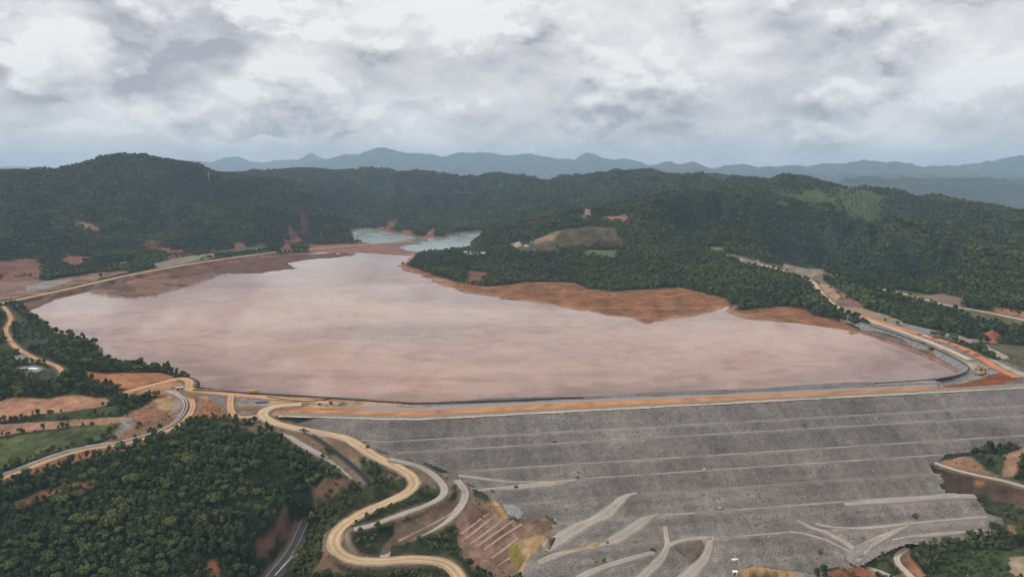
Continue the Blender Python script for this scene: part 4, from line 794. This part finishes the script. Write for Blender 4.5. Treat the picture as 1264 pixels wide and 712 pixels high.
# ------------------------------------------------------------------ trees
def mat_leaf(name, a, b):
    m, t, bs = pbr(name, .65, .25); p = opos(t)
    oi = t.nodes.new('ShaderNodeObjectInfo'); at_ = t.nodes.new('ShaderNodeAttribute'); at_.attribute_name = 'leaf'
    f = M(t, 'ADD', M(t, 'MULTIPLY', at_.outputs['Fac'], .4), M(t, 'MULTIPLY', oi.outputs['Random'], .6))
    f = M(t, 'ADD', f, M(t, 'MULTIPLY', M(t, 'SUBTRACT', NOISE(t, p, .007, 4, .65), .5), 2.2))
    t.links.new(MIXC(t, MR(t, f, 0, 1, smooth=False), (*a, 1), (*b, 1)), bs.inputs['Base Color'])
    return m
LEAF = [mat_leaf('dark_leaves', (.017, .038, .013), (.072, .112, .032)), mat_leaf('olive_leaves', (.036, .058, .016), (.145, .165, .045))]
BARK = mat_flat('bark', (.10, .075, .055), .9, .2, 2.0)
def crown_mesh(name, seed, rx, rz, z0, lobes, per, leaf, cone=0.0):
    r = random.Random(seed); V, Fc, Lf = [], [], []
    for l in range(lobes):
        while True:
            v = Vector((r.uniform(-1, 1), r.uniform(-1, 1), r.uniform(-.75, 1)))
            if v.length < 1: break
        k_ = (1 - cone * (v.z * .5 + .5)); c = Vector((v.x * rx * .72 * k_, v.y * rx * .72 * k_, z0 + rz + v.z * rz * .78)); lr = rx * r.uniform(.22, .50) * (k_ if cone else 1); lt = r.uniform(-.25, .25)
        for q in range(per):
            d = Vector((r.gauss(0, 1), r.gauss(0, 1), r.gauss(.35, 1))).normalized(); pos = c + Vector((d.x * lr, d.y * lr, d.z * lr * .8)) * r.uniform(.72, 1.05)
            nrm = (d + Vector((r.uniform(-.6, .6), r.uniform(-.6, .6), r.uniform(-.3, .7)))).normalized(); a = nrm.orthogonal().normalized(); a = Matrix.Rotation(r.uniform(0, 6.28), 3, nrm) @ a; b = nrm.cross(a); sz = leaf * r.uniform(.6, 1.25); i = len(V)
            V += [pos - a * sz - b * sz * .55, pos + a * sz * .3 - b * sz * .8, pos + a * sz * 1.1 + b * sz * .2 - nrm * sz * .25, pos - a * sz * .2 + b * sz * .9]; Fc.append((i, i + 1, i + 2, i + 3)); Lf += [max(0, min(1, .5 + lt + r.uniform(-.3, .3)))] * 4
    me = pmesh(name, V, Fc); a = me.attributes.new('leaf', 'FLOAT', 'POINT'); a.data.foreach_set('value', Lf); return me
def trunk_mesh(name, seed, h, r0, z_l, rx):
    r = random.Random(seed); V, Fc = [], []
    def limb(a, b, ra, rb):
        t = (b - a).normalized(); u = t.orthogonal().normalized(); w_ = t.cross(u); i = len(V)
        for p, q in ((a, ra), (b, rb)):
            for k_ in range(6): th = k_ * math.pi / 3; V.append(p + (u * math.cos(th) + w_ * math.sin(th)) * q)
        for k_ in range(6): Fc.append((i + k_, i + (k_ + 1) % 6, i + 6 + (k_ + 1) % 6, i + 6 + k_))
    m = Vector((r.uniform(-.2, .2), r.uniform(-.2, .2), h * .45)); limb(Vector((0, 0, -.6)), m, r0, r0 * .75); e = Vector((r.uniform(-.4, .4), r.uniform(-.4, .4), h * .85)); limb(m, e, r0 * .75, r0 * .25)
    for k_ in range(5):
        an = k_ * 1.257 + r.uniform(-.4, .4); b = m.lerp(e, r.uniform(0, .6)); limb(b, b + Vector((math.cos(an) * rx * .6, math.sin(an) * rx * .6, rx * r.uniform(.3, .6))), r0 * .4, r0 * .12)
    return pmesh(name, V, Fc, True)
#           seed rx  rz  z0  lobes per leaf cone mat
KINDS = [(1, 3.5, 2.9, 1.5, 15, 56, .44, 0, 0), (2, 3.0, 3.8, 1.5, 15, 56, .42, .35, 0), (3, 4.2, 2.5, 2.1, 16, 56, .46, 0, 1), (4, 2.7, 2.7, .9, 11, 54, .40, .2, 1), (5, 2.4, 1.5, .2, 9, 48, .40, 0, 1)]
FARK = [(11, 4.4, 3.0, 1.6, 8, 16, 1.25, 0, 0), (12, 3.8, 3.8, 1.6, 8, 16, 1.15, .3, 0), (13, 5.0, 2.6, 2.2, 9, 16, 1.3, 0, 1)]
CROWN = [crown_mesh('crown', *k_[:8]) for k_ in KINDS + FARK]; TRUNK = [trunk_mesh('trunk', k_[0], k_[3] + k_[2] * 2, .26 if k_[3] > 1 else .12, k_[3], k_[1]) for k_ in KINDS + FARK]
for me, k_ in zip(CROWN, KINDS + FARK): me.materials.append(LEAF[k_[8]])
for me in TRUNK: me.materials.append(BARK)
PROTO = {}
def tree(kind, loc, rz, sxy, sz, label, group, shrub=False):
    e = empty('shrub' if shrub else 'tree', loc, rz); e.scale = (sxy, sxy, sz); tag(e, label, 'shrub' if shrub else 'tree', group)
    obj('trunk' if not shrub else 'stem', TRUNK[kind], None, e); c = obj('crown' if not shrub else 'foliage', CROWN[kind], None, e); PROTO.setdefault(kind, c); return e

def jitter(x0, x1, y0, y1, sp):
    X, Y = np.meshgrid(np.arange(x0, x1, sp), np.arange(y0, y1, sp * .95)); X = X + (np.arange(X.shape[0]) % 2)[:, None] * sp * .5
    X = X + rng.uniform(-.42, .42, X.shape) * sp; Y = Y + rng.uniform(-.42, .42, Y.shape) * sp
    m = (np.abs(np.arctan2(X, Y)) < math.radians(40)); return X[m], Y[m]
def grow(x0, x1, y0, y1, sp, rmin, rmax):
    x, y = jitter(x0, x1, y0, y1, sp); r = np.hypot(x, y); m = (r >= rmin) & (r < rmax); x, y = x[m], y[m]
    v = sample(VEG, x, y); p = v * np.where(v > .8, np.clip(1.03 + .35 * fbm(x, y, 70, 3), .35, 1), np.where(v > .55, 1.25, 3.2 * smooth(.0, .45, fbm(x, y, 60 + y * .03, 3)))); m = rng.random(len(x)) < p
    x, y, v = x[m], y[m], v[m]; return x, y, ground_z(x, y), v
# nearest woods: single trees first
x, y, z, v = grow(-520, 560, 330, 1000, 4.3, 330, 1000)
kind = np.where(v > .8, rng.choice([0, 0, 1, 1, 2, 3], len(x)), rng.choice([3, 4, 4], len(x))); scl = np.where(v > .8, rng.uniform(.42, .98, len(x)) * (1 + .28 * fbm(x, y, 45, 2)), np.where(v > .55, rng.uniform(.5, 1.15, len(x)), rng.uniform(.35, .8, len(x))))
big = rng.random(len(x)) < .06; scl = np.where(big & (v > .8), np.maximum(scl, .8) * 1.4, scl)
ux, uy = proj(np.stack([x, y, z + 4], -1)); inview = (ux > -4) & (ux < 1268) & (uy < 716) & (uy > 0)
order = np.argsort(np.where(inview, np.hypot(x, y) / np.maximum(scl, .3), 1e9)); single = np.zeros(len(x), bool); single[order[:285]] = True
LOOK = {0: 'round-crowned', 1: 'tall tapering', 2: 'broad flat-crowned', 3: 'small bushy', 4: 'low'}
def where(px, py, kd, s_):
    look = ('tall ' if s_ > 1.15 and kd != 1 else 'large ' if s_ > .95 and kd != 3 else 'slight ' if s_ < .62 and kd != 3 else '') + LOOK[kd]; th = 'shrub' if kd == 4 else 'tree'; ths = th + 's'
    if px > 1040: return f"{look} {th} in the green patch at the dam foot, {'right corner' if px > 1180 else 'by the toe track'}", ths + ' at the dam foot'
    if px < 330:
        row = 'on the bottom edge' if py > 690 else 'near the bottom' if py > 665 else 'halfway up' if py > 640 else 'high up'
        side = 'left corner' if px < 55 else 'far left' if px < 110 else 'left part' if px < 160 else 'middle' if px < 205 else 'right of middle' if px < 250 else 'right part' if px < 290 else 'right edge'
        return f'{look} {th} in the lower left wood, {side}, {row}', ths + ' of the lower left wood'
    if px < 405: return f"{look} {th} between the gully drain and the haul road bend, {'bottom edge' if py > 690 else 'beside the drain' if py > 655 else 'above the drain'}", ths + ' by the gully drain'
    if py > 694: return f"{look} {th} below the haul road on the bottom edge, {'left' if px < 470 else 'right'} end", ths + ' below the haul road'
    if py > 640: return f"{look} {th} {'inside the hairpin of the haul road' if px < 480 else 'below the lower grey bench road'}", ths + ' between the road loops'
    return f"{look} {th} on the bank beside the upper haul road, {'left' if px < 470 else 'right'} of the bend", ths + ' beside the upper haul road'
for i in np.nonzero(single)[0]:
    s_ = float(scl[i]); lb, gp = where(ux[i], uy[i], int(kind[i]), s_); sh = kind[i] == 4
    tree(int(kind[i]), (x[i], y[i], z[i] - .15), rng.uniform(0, 6.28), s_, s_ * rng.uniform(.9, 1.15), lb, gp, sh)
NEARPTS = (x[~single], y[~single], z[~single], scl[~single], kind[~single])
# lone plants the photograph shows by themselves
for px, py, kd, s_, lb, onto in ((405, 561, 0, .95, 'lone bushy tree between the black drain and the haul road', 'g'), (398, 566, 3, .8, 'smaller tree beside the lone bushy tree by the black drain', 'g'), (454, 553, 4, .8, 'dark shrub on the dam face beside the haul road top', 'd'), (394, 500.5, 4, .7, 'left of two small dark shrubs on the tan crest', 'g'), (408, 499.5, 4, .9, 'right of two small dark shrubs on the tan crest', 'g'),
                             (993, 526.5, 4, .75, 'dark shrub on the second bench of the dam face', 'd'), (1013, 684, 4, 1.0, 'small green shrub low on the grey dam face', 'd'), (1130, 640, 4, 1.1, 'shrub above the lowest track on the right of the dam face', 'd'), (745, 694, 4, .7, 'small shrub low on the dam face left of the forked track', 'd'), (805, 681, 4, .9, 'shrub beside the head of the forked track on the dam face', 'd'),
                             (637, 602.5, 4, .7, 'left of two shrubs under the lower left bench line', 'd'), (607, 607, 4, .6, 'shrub by the left tip of the lower bench line', 'd'), (1139, 427, 4, 1.4, 'green bush growing on the panelled bank', 'g'), (1150, 433, 4, 1.3, 'low bush growing on the panelled bank near its corner', 'g')):
    P = on_dam(px, py) if onto == 'd' else trace(px, py); tree(kd, tuple(P - np.array([0, 0, .1])), rng.uniform(0, 6), s_, s_, lb, None, kd == 4)
# trees that stand clear on the headlands (far kinds)
for j, (px, py, s_, lb) in enumerate(((497, 327, .8, 'tree at the very tip of the wooded peninsula'), (903, 378, .9, 'tree at the tip of the wooded promontory by the right shore'), (118, 424, .9, 'tree at the end of the left shore spit'))):
    P = trace(px, py); P[2] = ground_z(P[0], P[1])[0]; tree(5 + j, tuple(P), 1.0 + j, s_, s_, lb, None)
# woods nobody could count
def forest(name, label, x, y, z, scl, kind, zs=None):
    me = bpy.data.meshes.new(name); n_ = len(x); me.vertices.add(n_); me.vertices.foreach_set('co', np.stack([x, y, z - .2], -1).astype(np.float32).ravel())
    for an, ty, val in (('size', 'FLOAT', scl), ('turn', 'FLOAT', rng.uniform(0, 6.28, n_)), ('pick', 'INT', kind)):
        a = me.attributes.new(an, ty, 'POINT'); a.data.foreach_set('value', np.asarray(val).astype(np.int32 if ty == 'INT' else np.float32))
    o = obj(name, me); tag(o, label, 'forest', None, 'stuff')
    g = bpy.data.node_groups.new(name + '_nodes', 'GeometryNodeTree'); g.interface.new_socket('Geometry', in_out='INPUT', socket_type='NodeSocketGeometry'); g.interface.new_socket('Geometry', in_out='OUTPUT', socket_type='NodeSocketGeometry')
    gi, go = g.nodes.new('NodeGroupInput'), g.nodes.new('NodeGroupOutput'); join = g.nodes.new('GeometryNodeJoinGeometry')
    def attr(nm, ty): q = g.nodes.new('GeometryNodeInputNamedAttribute'); q.data_type = ty; q.inputs[0].default_value = nm; return q.outputs[0]
    sz_, tr_, pk = attr('size', 'FLOAT'), attr('turn', 'FLOAT'), attr('pick', 'INT')
    rot = g.nodes.new('ShaderNodeCombineXYZ'); g.links.new(tr_, rot.inputs[2])
    for kd in sorted(set(int(q) for q in kind)):
        cmp_ = g.nodes.new('FunctionNodeCompare'); cmp_.data_type = 'INT'; cmp_.operation = 'EQUAL'; g.links.new(pk, cmp_.inputs[2]); cmp_.inputs[3].default_value = kd
        oi = g.nodes.new('GeometryNodeObjectInfo'); oi.inputs['Object'].default_value = PROTO[kd]; oi.inputs['As Instance'].default_value = True
        ip = g.nodes.new('GeometryNodeInstanceOnPoints'); g.links.new(gi.outputs[0], ip.inputs['Points']); g.links.new(cmp_.outputs[0], ip.inputs['Selection']); g.links.new(oi.outputs['Geometry'], ip.inputs['Instance']); g.links.new(rot.outputs[0], ip.inputs['Rotation']); g.links.new(sz_, ip.inputs['Scale'])
        g.links.new(ip.outputs[0], join.inputs[0])
    g.links.new(join.outputs[0], go.inputs[0]); md = o.modifiers.new('scatter', 'NODES'); md.node_group = g
    return o
def pick_kind(x, y):      # paler olive kinds on spurs, dark in gullies: relief shading put into tree colour
    r_ = sample(RIDGE, x, y) + .25 * fbm(x, y, 120, 3); return np.where(rng.random(len(x)) < smooth(.1, .75, r_) * .8, 7, rng.choice([5, 6], len(x)))
x, y, z, s_, kd = NEARPTS
forest('woodland', 'dense dark green woods and scrub around the near roads and left shore', x, y, z, s_, kd)
x, y, z, v = grow(-1500, 1500, 700, 2300, 7.4, 1000, 2250)
s_ = np.where(v > .7, rng.uniform(.55, 1.2, len(x)) * (1 + .35 * fbm(x, y, 90, 3)), rng.uniform(.35, .6, len(x))); kd = pick_kind(x, y)
pen = (x > -260) & (sample(sdl, x, y) < 420) & (y < 1760)
forest('peninsula_woodland', 'dark woods covering the peninsula and promontory on the far lake shore', x[pen], y[pen], z[pen], s_[pen], kd[pen])
lf = ~pen & (x < -200); forest('hillside_forest', 'forest covering the foot of the big hill on the left', x[lf], y[lf], z[lf], s_[lf], kd[lf])
rt = ~pen & (x >= -200); forest('hillside_forest', 'dark forest covering the ridge on the right', x[rt], y[rt], z[rt], s_[rt], kd[rt])
x, y, z, v = grow(-3600, 3600, 1600, 5300, 11.5, 2250, 5200)
s_ = np.where(v > .7, rng.uniform(.75, 1.6, len(x)) * (1 + .25 * fbm(x, y, 140, 3)), rng.uniform(.5, .8, len(x))); kd = pick_kind(x, y)
forest('ridge_forest', 'forest on the upper slopes and the middle ridge in the distance', x, y, z, s_, kd)
x, y = jitter(-520, 560, 330, 900, 3.3); v = sample(VEG, x, y); ok = (v < .6) & (sample(sdd, x, y) > 2) & (sample(sdl, x, y) > 3) & (sample(ROADCLEAR, x, y) > .8) & (dam_d(x, y) < 400) & ~sample(crest_m, x, y)
ok &= rng.random(len(x)) < np.clip(.10 + .5 * fbm(x, y, 40, 3), 0, .6) * np.clip(.15 + 3 * np.where(sample(C[..., 0], x, y) > .33, .0, .33), 0, 1); x, y = x[ok], y[ok]; z = ground_z(x, y)
forest('low_scrub', 'low scrub and weeds dotted over the bare slopes near the roads', x, y, z, rng.uniform(.12, .36, len(x)), np.full(len(x), 4))
print('trees', len(NEARPTS[0]), pen.sum(), lf.sum(), rt.sum(), len(x))

# ------------------------------------------------------------------ loose rock on the dam face
def rock_mesh(seed):
    bm = bmesh.new(); bmesh.ops.create_icosphere(bm, subdivisions=1, radius=1); r = random.Random(seed)
    for v_ in bm.verts: v_.co = Vector((v_.co.x * 1.2, v_.co.y, v_.co.z * .7)) * r.uniform(.7, 1.2)
    me = bpy.data.meshes.new('boulder'); bm.to_mesh(me); bm.free(); return me
mrk, tr_, br_ = pbr('loose_rock', .9, .2); oi_ = tr_.nodes.new('ShaderNodeObjectInfo')
tr_.links.new(RAMP(tr_, oi_.outputs['Random'], [(0, (.12, .108, .102)), (.6, (.21, .19, .175)), (1, (.36, .33, .30))]), br_.inputs['Base Color'])
ROCKS = [rock_mesh(i) for i in range(3)]
for me in ROCKS: me.materials.append(mrk)
for j, (px, py, s_, lb) in enumerate(((683, 543, 2.0, 'large tan boulder on the second bench at the left of the dam face'), (712, 588, 1.9, 'dark boulder above the pale fork of the left bench line'), (870, 578, 1.7, 'boulder beside the fourth bench line in the middle of the dam face'), (889, 626, 1.7, 'boulder on the sixth bench line above the looped track'))):
    P = on_dam(px, py); P[2] = dam_z(P[0], P[1]) + .5; o = obj('boulder', ROCKS[j % 3]); o.location = P; o.scale = (s_, s_, s_); o.rotation_euler = (0, 0, j); tag(o, lb, 'boulder'); PROTO[20 + j % 3] = o
q = np.stack([FX, FY, FZ], -1)[(fsd < -1) & (fd > 2) & (quiet < .3)]; q = q[rng.choice(len(q), 26000, replace=False)]; q[:, :2] += rng.uniform(-.7, .7, (len(q), 2))
o = forest('loose_rock', 'loose rock scattered over the grey dam face', q[:, 0], q[:, 1], q[:, 2] + .25, rng.uniform(.16, .46, len(q)) * (1 + (rng.random(len(q)) < .03) * .9), rng.choice([20, 21, 22], len(q)))
o.parent = dam; o.matrix_parent_inverse = Matrix.Translation(dam.location).inverted(); del o['category']

# ------------------------------------------------------------------ machines, buildings, heaps
def box(bm, c, d, rz=0, taper=1.0):
    g_ = bmesh.ops.create_cube(bm, size=1.0)['verts']
    for v_ in g_:
        f = taper if v_.co.z > 0 else 1.0; v_.co = Matrix.Rotation(rz, 3, 'Z') @ Vector((v_.co.x * d[0] * f, v_.co.y * d[1] * f, v_.co.z * d[2])) + Vector(c)
def cyl(bm, c, r, w, axis='Y', n=12):
    g_ = bmesh.ops.create_cone(bm, cap_ends=True, segments=n, radius1=r, radius2=r, depth=w)['verts']; rot = Matrix.Rotation(math.pi / 2, 3, 'X' if axis == 'Y' else 'Z')
    for v_ in g_: v_.co = rot @ v_.co + Vector(c)
def mk(name, mat, parent, *shapes):
    bm = bmesh.new()
    for f, a in shapes: f(bm, *a)
    me = bpy.data.meshes.new(name); bm.to_mesh(me); bm.free(); return obj(name, me, mat, parent)
YEL, ORP, WHT, BLK, GLS, RUBR, GRYS = (mat_flat('yellow_paint', (.55, .33, .03), .45), mat_flat('orange_paint', (.50, .17, .03), .45), mat_flat('white_paint', (.74, .74, .72), .5), mat_flat('black_steel', (.03, .03, .03), .5), mat_flat('window_glass', (.03, .035, .04), .1), mat_flat('rubber', (.02, .02, .02), .8), mat_flat('grey_roof', (.45, .46, .47), .5))
def dump_truck(px, py, rz, paint, label, k_=1.0):
    P = trace(px, py); e = empty('dump_truck', (P[0], P[1], ground_z(P[0], P[1])[0] + .15), rz); e.scale = (k_,) * 3; tag(e, label, 'truck')
    mk('chassis', BLK, e, (box, ((0, 0, 1.0), (8.2, 1.2, .4)))); mk('dump_body', paint, e, (box, ((-1.2, 0, 2.3), (5.4, 2.9, 1.9), 0, 1.08)), (box, ((2.1, 0, 3.1), (1.4, 2.6, .2))))
    c = mk('cab', paint, e, (box, ((2.9, 0, 2.2), (2.0, 2.5, 1.9), 0, .9))); mk('windscreen', GLS, c, (box, ((3.85, 0, 2.55), (.12, 2.0, .8)))); mk('bonnet', paint, e, (box, ((4.1, 0, 1.5), (1.0, 2.2, 1.0))))
    for xx in (3.2, -1.2, -2.9):
        for yy in (-1.35, 1.35): mk('wheel', RUBR, e, (cyl, ((xx, yy, .75), .75, .6)))
def excavator(px, py, rz, paint, label):
    P = trace(px, py); e = empty('excavator', (P[0], P[1], ground_z(P[0], P[1])[0] + .1), rz); tag(e, label, 'excavator')
    for yy in (-1.3, 1.3): mk('track', RUBR, e, (box, ((0, yy, .55), (4.6, .7, .95))), (cyl, ((2.3, yy, .55), .47, .7)), (cyl, ((-2.3, yy, .55), .47, .7)))
    mk('body', paint, e, (box, ((-.6, 0, 1.9), (3.8, 2.8, 1.5), 0, .95)), (box, ((-2.0, 0, 2.8), (1.3, 2.4, .5)))); c = mk('cab', paint, e, (box, ((.9, .85, 2.6), (1.5, 1.1, 1.7), 0, .9))); mk('window', GLS, c, (box, ((1.6, .85, 2.8), (.12, .9, 1.0))))
    def arm(bm, a, b, w0, w1):
        a, b = Vector(a), Vector(b); t = (b - a).normalized(); u = Vector((-t.z, 0, t.x)); sd = Vector((0, .28, 0)); vs = [bm.verts.new(p) for p in (a + u * w0 - sd, a + u * w0 + sd, a - u * w0 + sd, a - u * w0 - sd, b + u * w1 - sd, b + u * w1 + sd, b - u * w1 + sd, b - u * w1 - sd)]
        for f in ((0, 1, 2, 3), (7, 6, 5, 4), (0, 4, 5, 1), (1, 5, 6, 2), (2, 6, 7, 3), (3, 7, 4, 0)): bm.faces.new([vs[i] for i in f])
    mk('boom', paint, e, (arm, ((1.2, -.2, 2.0), (4.2, -.2, 4.6), .45, .35))); mk('stick', paint, e, (arm, ((4.0, -.2, 4.7), (6.2, -.2, 1.8), .32, .22))); mk('bucket', BLK, e, (box, ((6.0, -.2, 1.1), (1.3, 1.3, 1.2), 0, .7)))
def pickup(px, py, rz, label):
    P = trace(px, py); e = empty('pickup_truck', (P[0], P[1], ground_z(P[0], P[1])[0] + .15), rz); tag(e, label, 'pickup truck')
    mk('body', WHT, e, (box, ((0, 0, .85), (5.2, 1.85, .75)))); c = mk('cab', WHT, e, (box, ((.3, 0, 1.55), (2.3, 1.7, .75), 0, .82))); mk('window', GLS, c, (box, ((.3, 0, 1.6), (2.25, 1.74, .4), 0, .9)))
    for xx in (1.6, -1.6):
        for yy in (-.85, .85): mk('wheel', RUBR, e, (cyl, ((xx, yy, .4), .4, .28)))
dump_truck(313, 486, .1, YEL, 'yellow haul truck on the tan crest beside the black pipe', 1.0)
excavator(1213, 457.5, 2.9, ORP, 'upper of two orange excavators on the grey platform at the lake corner'); excavator(1210, 463, .3, YEL, 'lower, yellowish excavator on the grey platform at the lake corner')
pickup(1143, 415.5, 2.2, 'white pickup on the clay road along the right bank'); pickup(1140, 481.5, .1, 'left of two white pickups on the dam crest at the right'); pickup(1162, 480, .2, 'right of two white pickups on the dam crest at the right')
def building(name, px, py, rz, L, Wd, h, label, wall, roof, cat='building', doors=1, wins=2):
    P = trace(px, py); e = empty(name, (P[0], P[1], ground_z(P[0], P[1])[0] - .1), rz); tag(e, label, cat)
    mk('wall', wall, e, (box, ((0, 0, h / 2), (L, Wd, h))))
    bm = bmesh.new(); o_ = .5; rh = Wd * .16; V = [bm.verts.new(q) for q in ((-L / 2 - o_, -Wd / 2 - o_, h), (L / 2 + o_, -Wd / 2 - o_, h), (L / 2 + o_, Wd / 2 + o_, h), (-L / 2 - o_, Wd / 2 + o_, h), (-L / 2 - o_, 0, h + rh), (L / 2 + o_, 0, h + rh))]
    for f in ((0, 1, 5, 4), (2, 3, 4, 5), (0, 4, 3), (1, 2, 5), (3, 2, 1, 0)): bm.faces.new([V[i] for i in f])
    me = bpy.data.meshes.new('roof'); bm.to_mesh(me); bm.free(); obj('roof', me, roof, e)
    mk('door', BLK, e, (box, ((-L * .3, -Wd / 2 - .03, 1.05), (1.1, .1, 2.1))))
    for i in range(wins): mk('window', GLS, e, (box, ((-L * .1 + i * L * .4 / max(wins - 1, 1), -Wd / 2 - .03, h * .6), (1.3, .1, 1.0))))
building('site_shed', 43, 458, -.25, 9, 5.5, 2.8, 'small white shed on the gravel clearing left of the lake', WHT, WHT, 'shed'); building('site_shed', 30, 457, .3, 5, 3, 2.3, 'low dark shed beside the small white shed on the gravel clearing', mat_flat('dark_panel', (.12, .13, .15), .6), GRYS, 'shed')
building('hut', 1046, 361, .4, 6, 4.5, 3, 'white hut on the bare cut above the ridge road', WHT, WHT, 'hut'); building('warehouse', 583, 313, .05, 46, 10, 4, 'long pale low building behind the wooded peninsula', WHT, GRYS, 'building', wins=6)
building('site_cabin', 906, 694, .2, 3.4, 2.6, 2.6, 'white cabin on the orange ground at the dam toe', WHT, WHT, 'cabin', wins=1); building('site_cabin', 907, 709, .1, 2.6, 2.2, 2.2, 'smaller white cabin at the bottom edge by the dam toe', WHT, WHT, 'cabin', wins=1); building('shelter', 222, 481, .3, 6, 3.5, 2.5, 'grey roofed shelter beside the bend of the concrete drain', GRYS, GRYS, 'shelter')
def pipe_bundle(px, py, rz, L, label):
    P = trace(px, py); e = empty('pipe_stack', (P[0], P[1], ground_z(P[0], P[1])[0]), rz); tag(e, label, 'pipes'); m = mat_flat('blue_black_pipe', (.03, .04, .075), .5)
    for yy, zz in ((-.55, .3), (0, .3), (.55, .3), (-.28, .8), (.28, .8)):
        bm = bmesh.new(); bmesh.ops.create_cone(bm, cap_ends=True, segments=10, radius1=.28, radius2=.28, depth=L, matrix=Matrix.Translation((0, yy, zz)) @ Matrix.Rotation(math.pi / 2, 4, 'Y')); me = bpy.data.meshes.new('pipe'); bm.to_mesh(me); bm.free(); obj('pipe', me, m, e)
pipe_bundle(323, 497.5, .12, 10, 'dark blue stack of pipes beside the haul road junction')
def mound(px, py, rx, ry, h, c, label, rz=0.0, group=None):
    P = trace(px, py); X, Y = np.meshgrid(np.linspace(-1.1, 1.1, 23), np.linspace(-1.1, 1.1, 23)); r = np.hypot(X, Y); sd_ = px * .7
    Z = h * np.clip(1 - r ** 1.5, -.15, 1) * (1 + .3 * fbm(X + sd_, Y + sd_, .9, 3)); cr, sr = math.cos(rz), math.sin(rz)
    V = np.stack([(X * rx * cr - Y * ry * sr), (X * rx * sr + Y * ry * cr), Z], -1); V[..., 2] += ground_z(P[0] + V[..., 0].ravel(), P[1] + V[..., 1].ravel()).reshape(X.shape) - ground_z(P[0], P[1])[0]
    me = grid_mesh('soil_mound', V, 23, 23); add_color(me, np.array(c)[None, None] * (1 + .25 * fbm(X + sd_, Y, .5, 3))[..., None]); o = obj('soil_mound', me, MAT_GROUND); o.location = (P[0], P[1], ground_z(P[0], P[1])[0] + .1); tag(o, label, 'soil heap', group)
mound(1224, 417, 13, 10, 9.5, (.33, .115, .062), 'big dome of red soil below the forest right of the lake'); mound(1206, 421, 10, 5, 2.5, (.42, .31, .22), 'low pale soil heap left of the big red soil dome')
for px, py, rx, h, w_ in ((1135, 413.5, 3.4, 1.7, 'first, nearest the far end'), (1155, 418, 5.0, 2.4, 'second and largest'), (1172, 424.5, 3.2, 1.5, 'third'), (1181, 428.5, 2.8, 1.3, 'fourth'), (1194, 434.5, 3.8, 1.7, 'fifth'), (1205, 439.5, 4.4, 2.2, 'last, nearest the lake corner')):
    mound(px, py, rx, rx * .7, h, (.20, .075, .04), 'dark clay heap in the row along the orange road: ' + w_, -.6, 'clay heaps along the orange road')
def pylon(px, py, h, label):
    P = trace(px, py); e = empty('lattice_tower', (P[0], P[1], ground_z(P[0], P[1])[0]), .4); tag(e, label, 'tower'); m = mat_flat('galvanised_steel', (.55, .56, .57), .5)
    def bar(bm, a, b, r):
        a, b = Vector(a), Vector(b); bmesh.ops.create_cone(bm, cap_ends=True, segments=5, radius1=r, radius2=r, depth=(b - a).length, matrix=Matrix.Translation((a + b) / 2) @ (b - a).to_track_quat('Z', 'Y').to_matrix().to_4x4())
    for sx in (-1, 1):
        for sy in (-1, 1): mk('leg', m, e, (bar, ((sx * 3.2, sy * 3.2, -1), (sx * .5, sy * .5, h), .28)))
    for i in range(6):
        z0_, z1_ = h * i / 6, h * (i + 1) / 6; w0, w1 = 3.2 - 2.7 * i / 6, 3.2 - 2.7 * (i + 1) / 6
        mk('bracing', m, e, *[(bar, ((a * w0, b * w0, z0_), (c * w1, d * w1, z1_), .14)) for a, b, c, d in ((-1, -1, 1, -1), (1, -1, 1, 1), (1, 1, -1, 1), (-1, 1, -1, -1))])
    for zz, L in ((.74, 6), (.86, 5), (.97, 3.5)): mk('crossarm', m, e, (bar, ((-L, 0, h * zz), (L, 0, h * zz), .3)))
pylon(258, 226, 38, 'pale steel lattice tower on the right shoulder of the big left hill')

# ------------------------------------------------------------------ haze
def haze_box():
    bm = bmesh.new(); bmesh.ops.create_cube(bm, size=1.0)
    me = bpy.data.meshes.new('haze'); bm.to_mesh(me); bm.free()
    o = obj('haze', me); o.scale = (72000, 33000, 1130); o.location = (0, 13000, 225)
    m = bpy.data.materials.new('haze_air'); m.use_nodes = True; t = m.node_tree; t.nodes.clear()
    v = N(t, 'ShaderNodeVolumePrincipled'); v.inputs['Color'].default_value = (.57, .775, 1.0, 1); v.inputs['Density'].default_value = 5.6e-5; v.inputs['Anisotropy'].default_value = 0.0
    out = N(t, 'ShaderNodeOutputMaterial'); t.links.new(v.outputs[0], out.inputs['Volume'])
    me.materials.append(m); tag(o, kind='stuff')
haze_box()
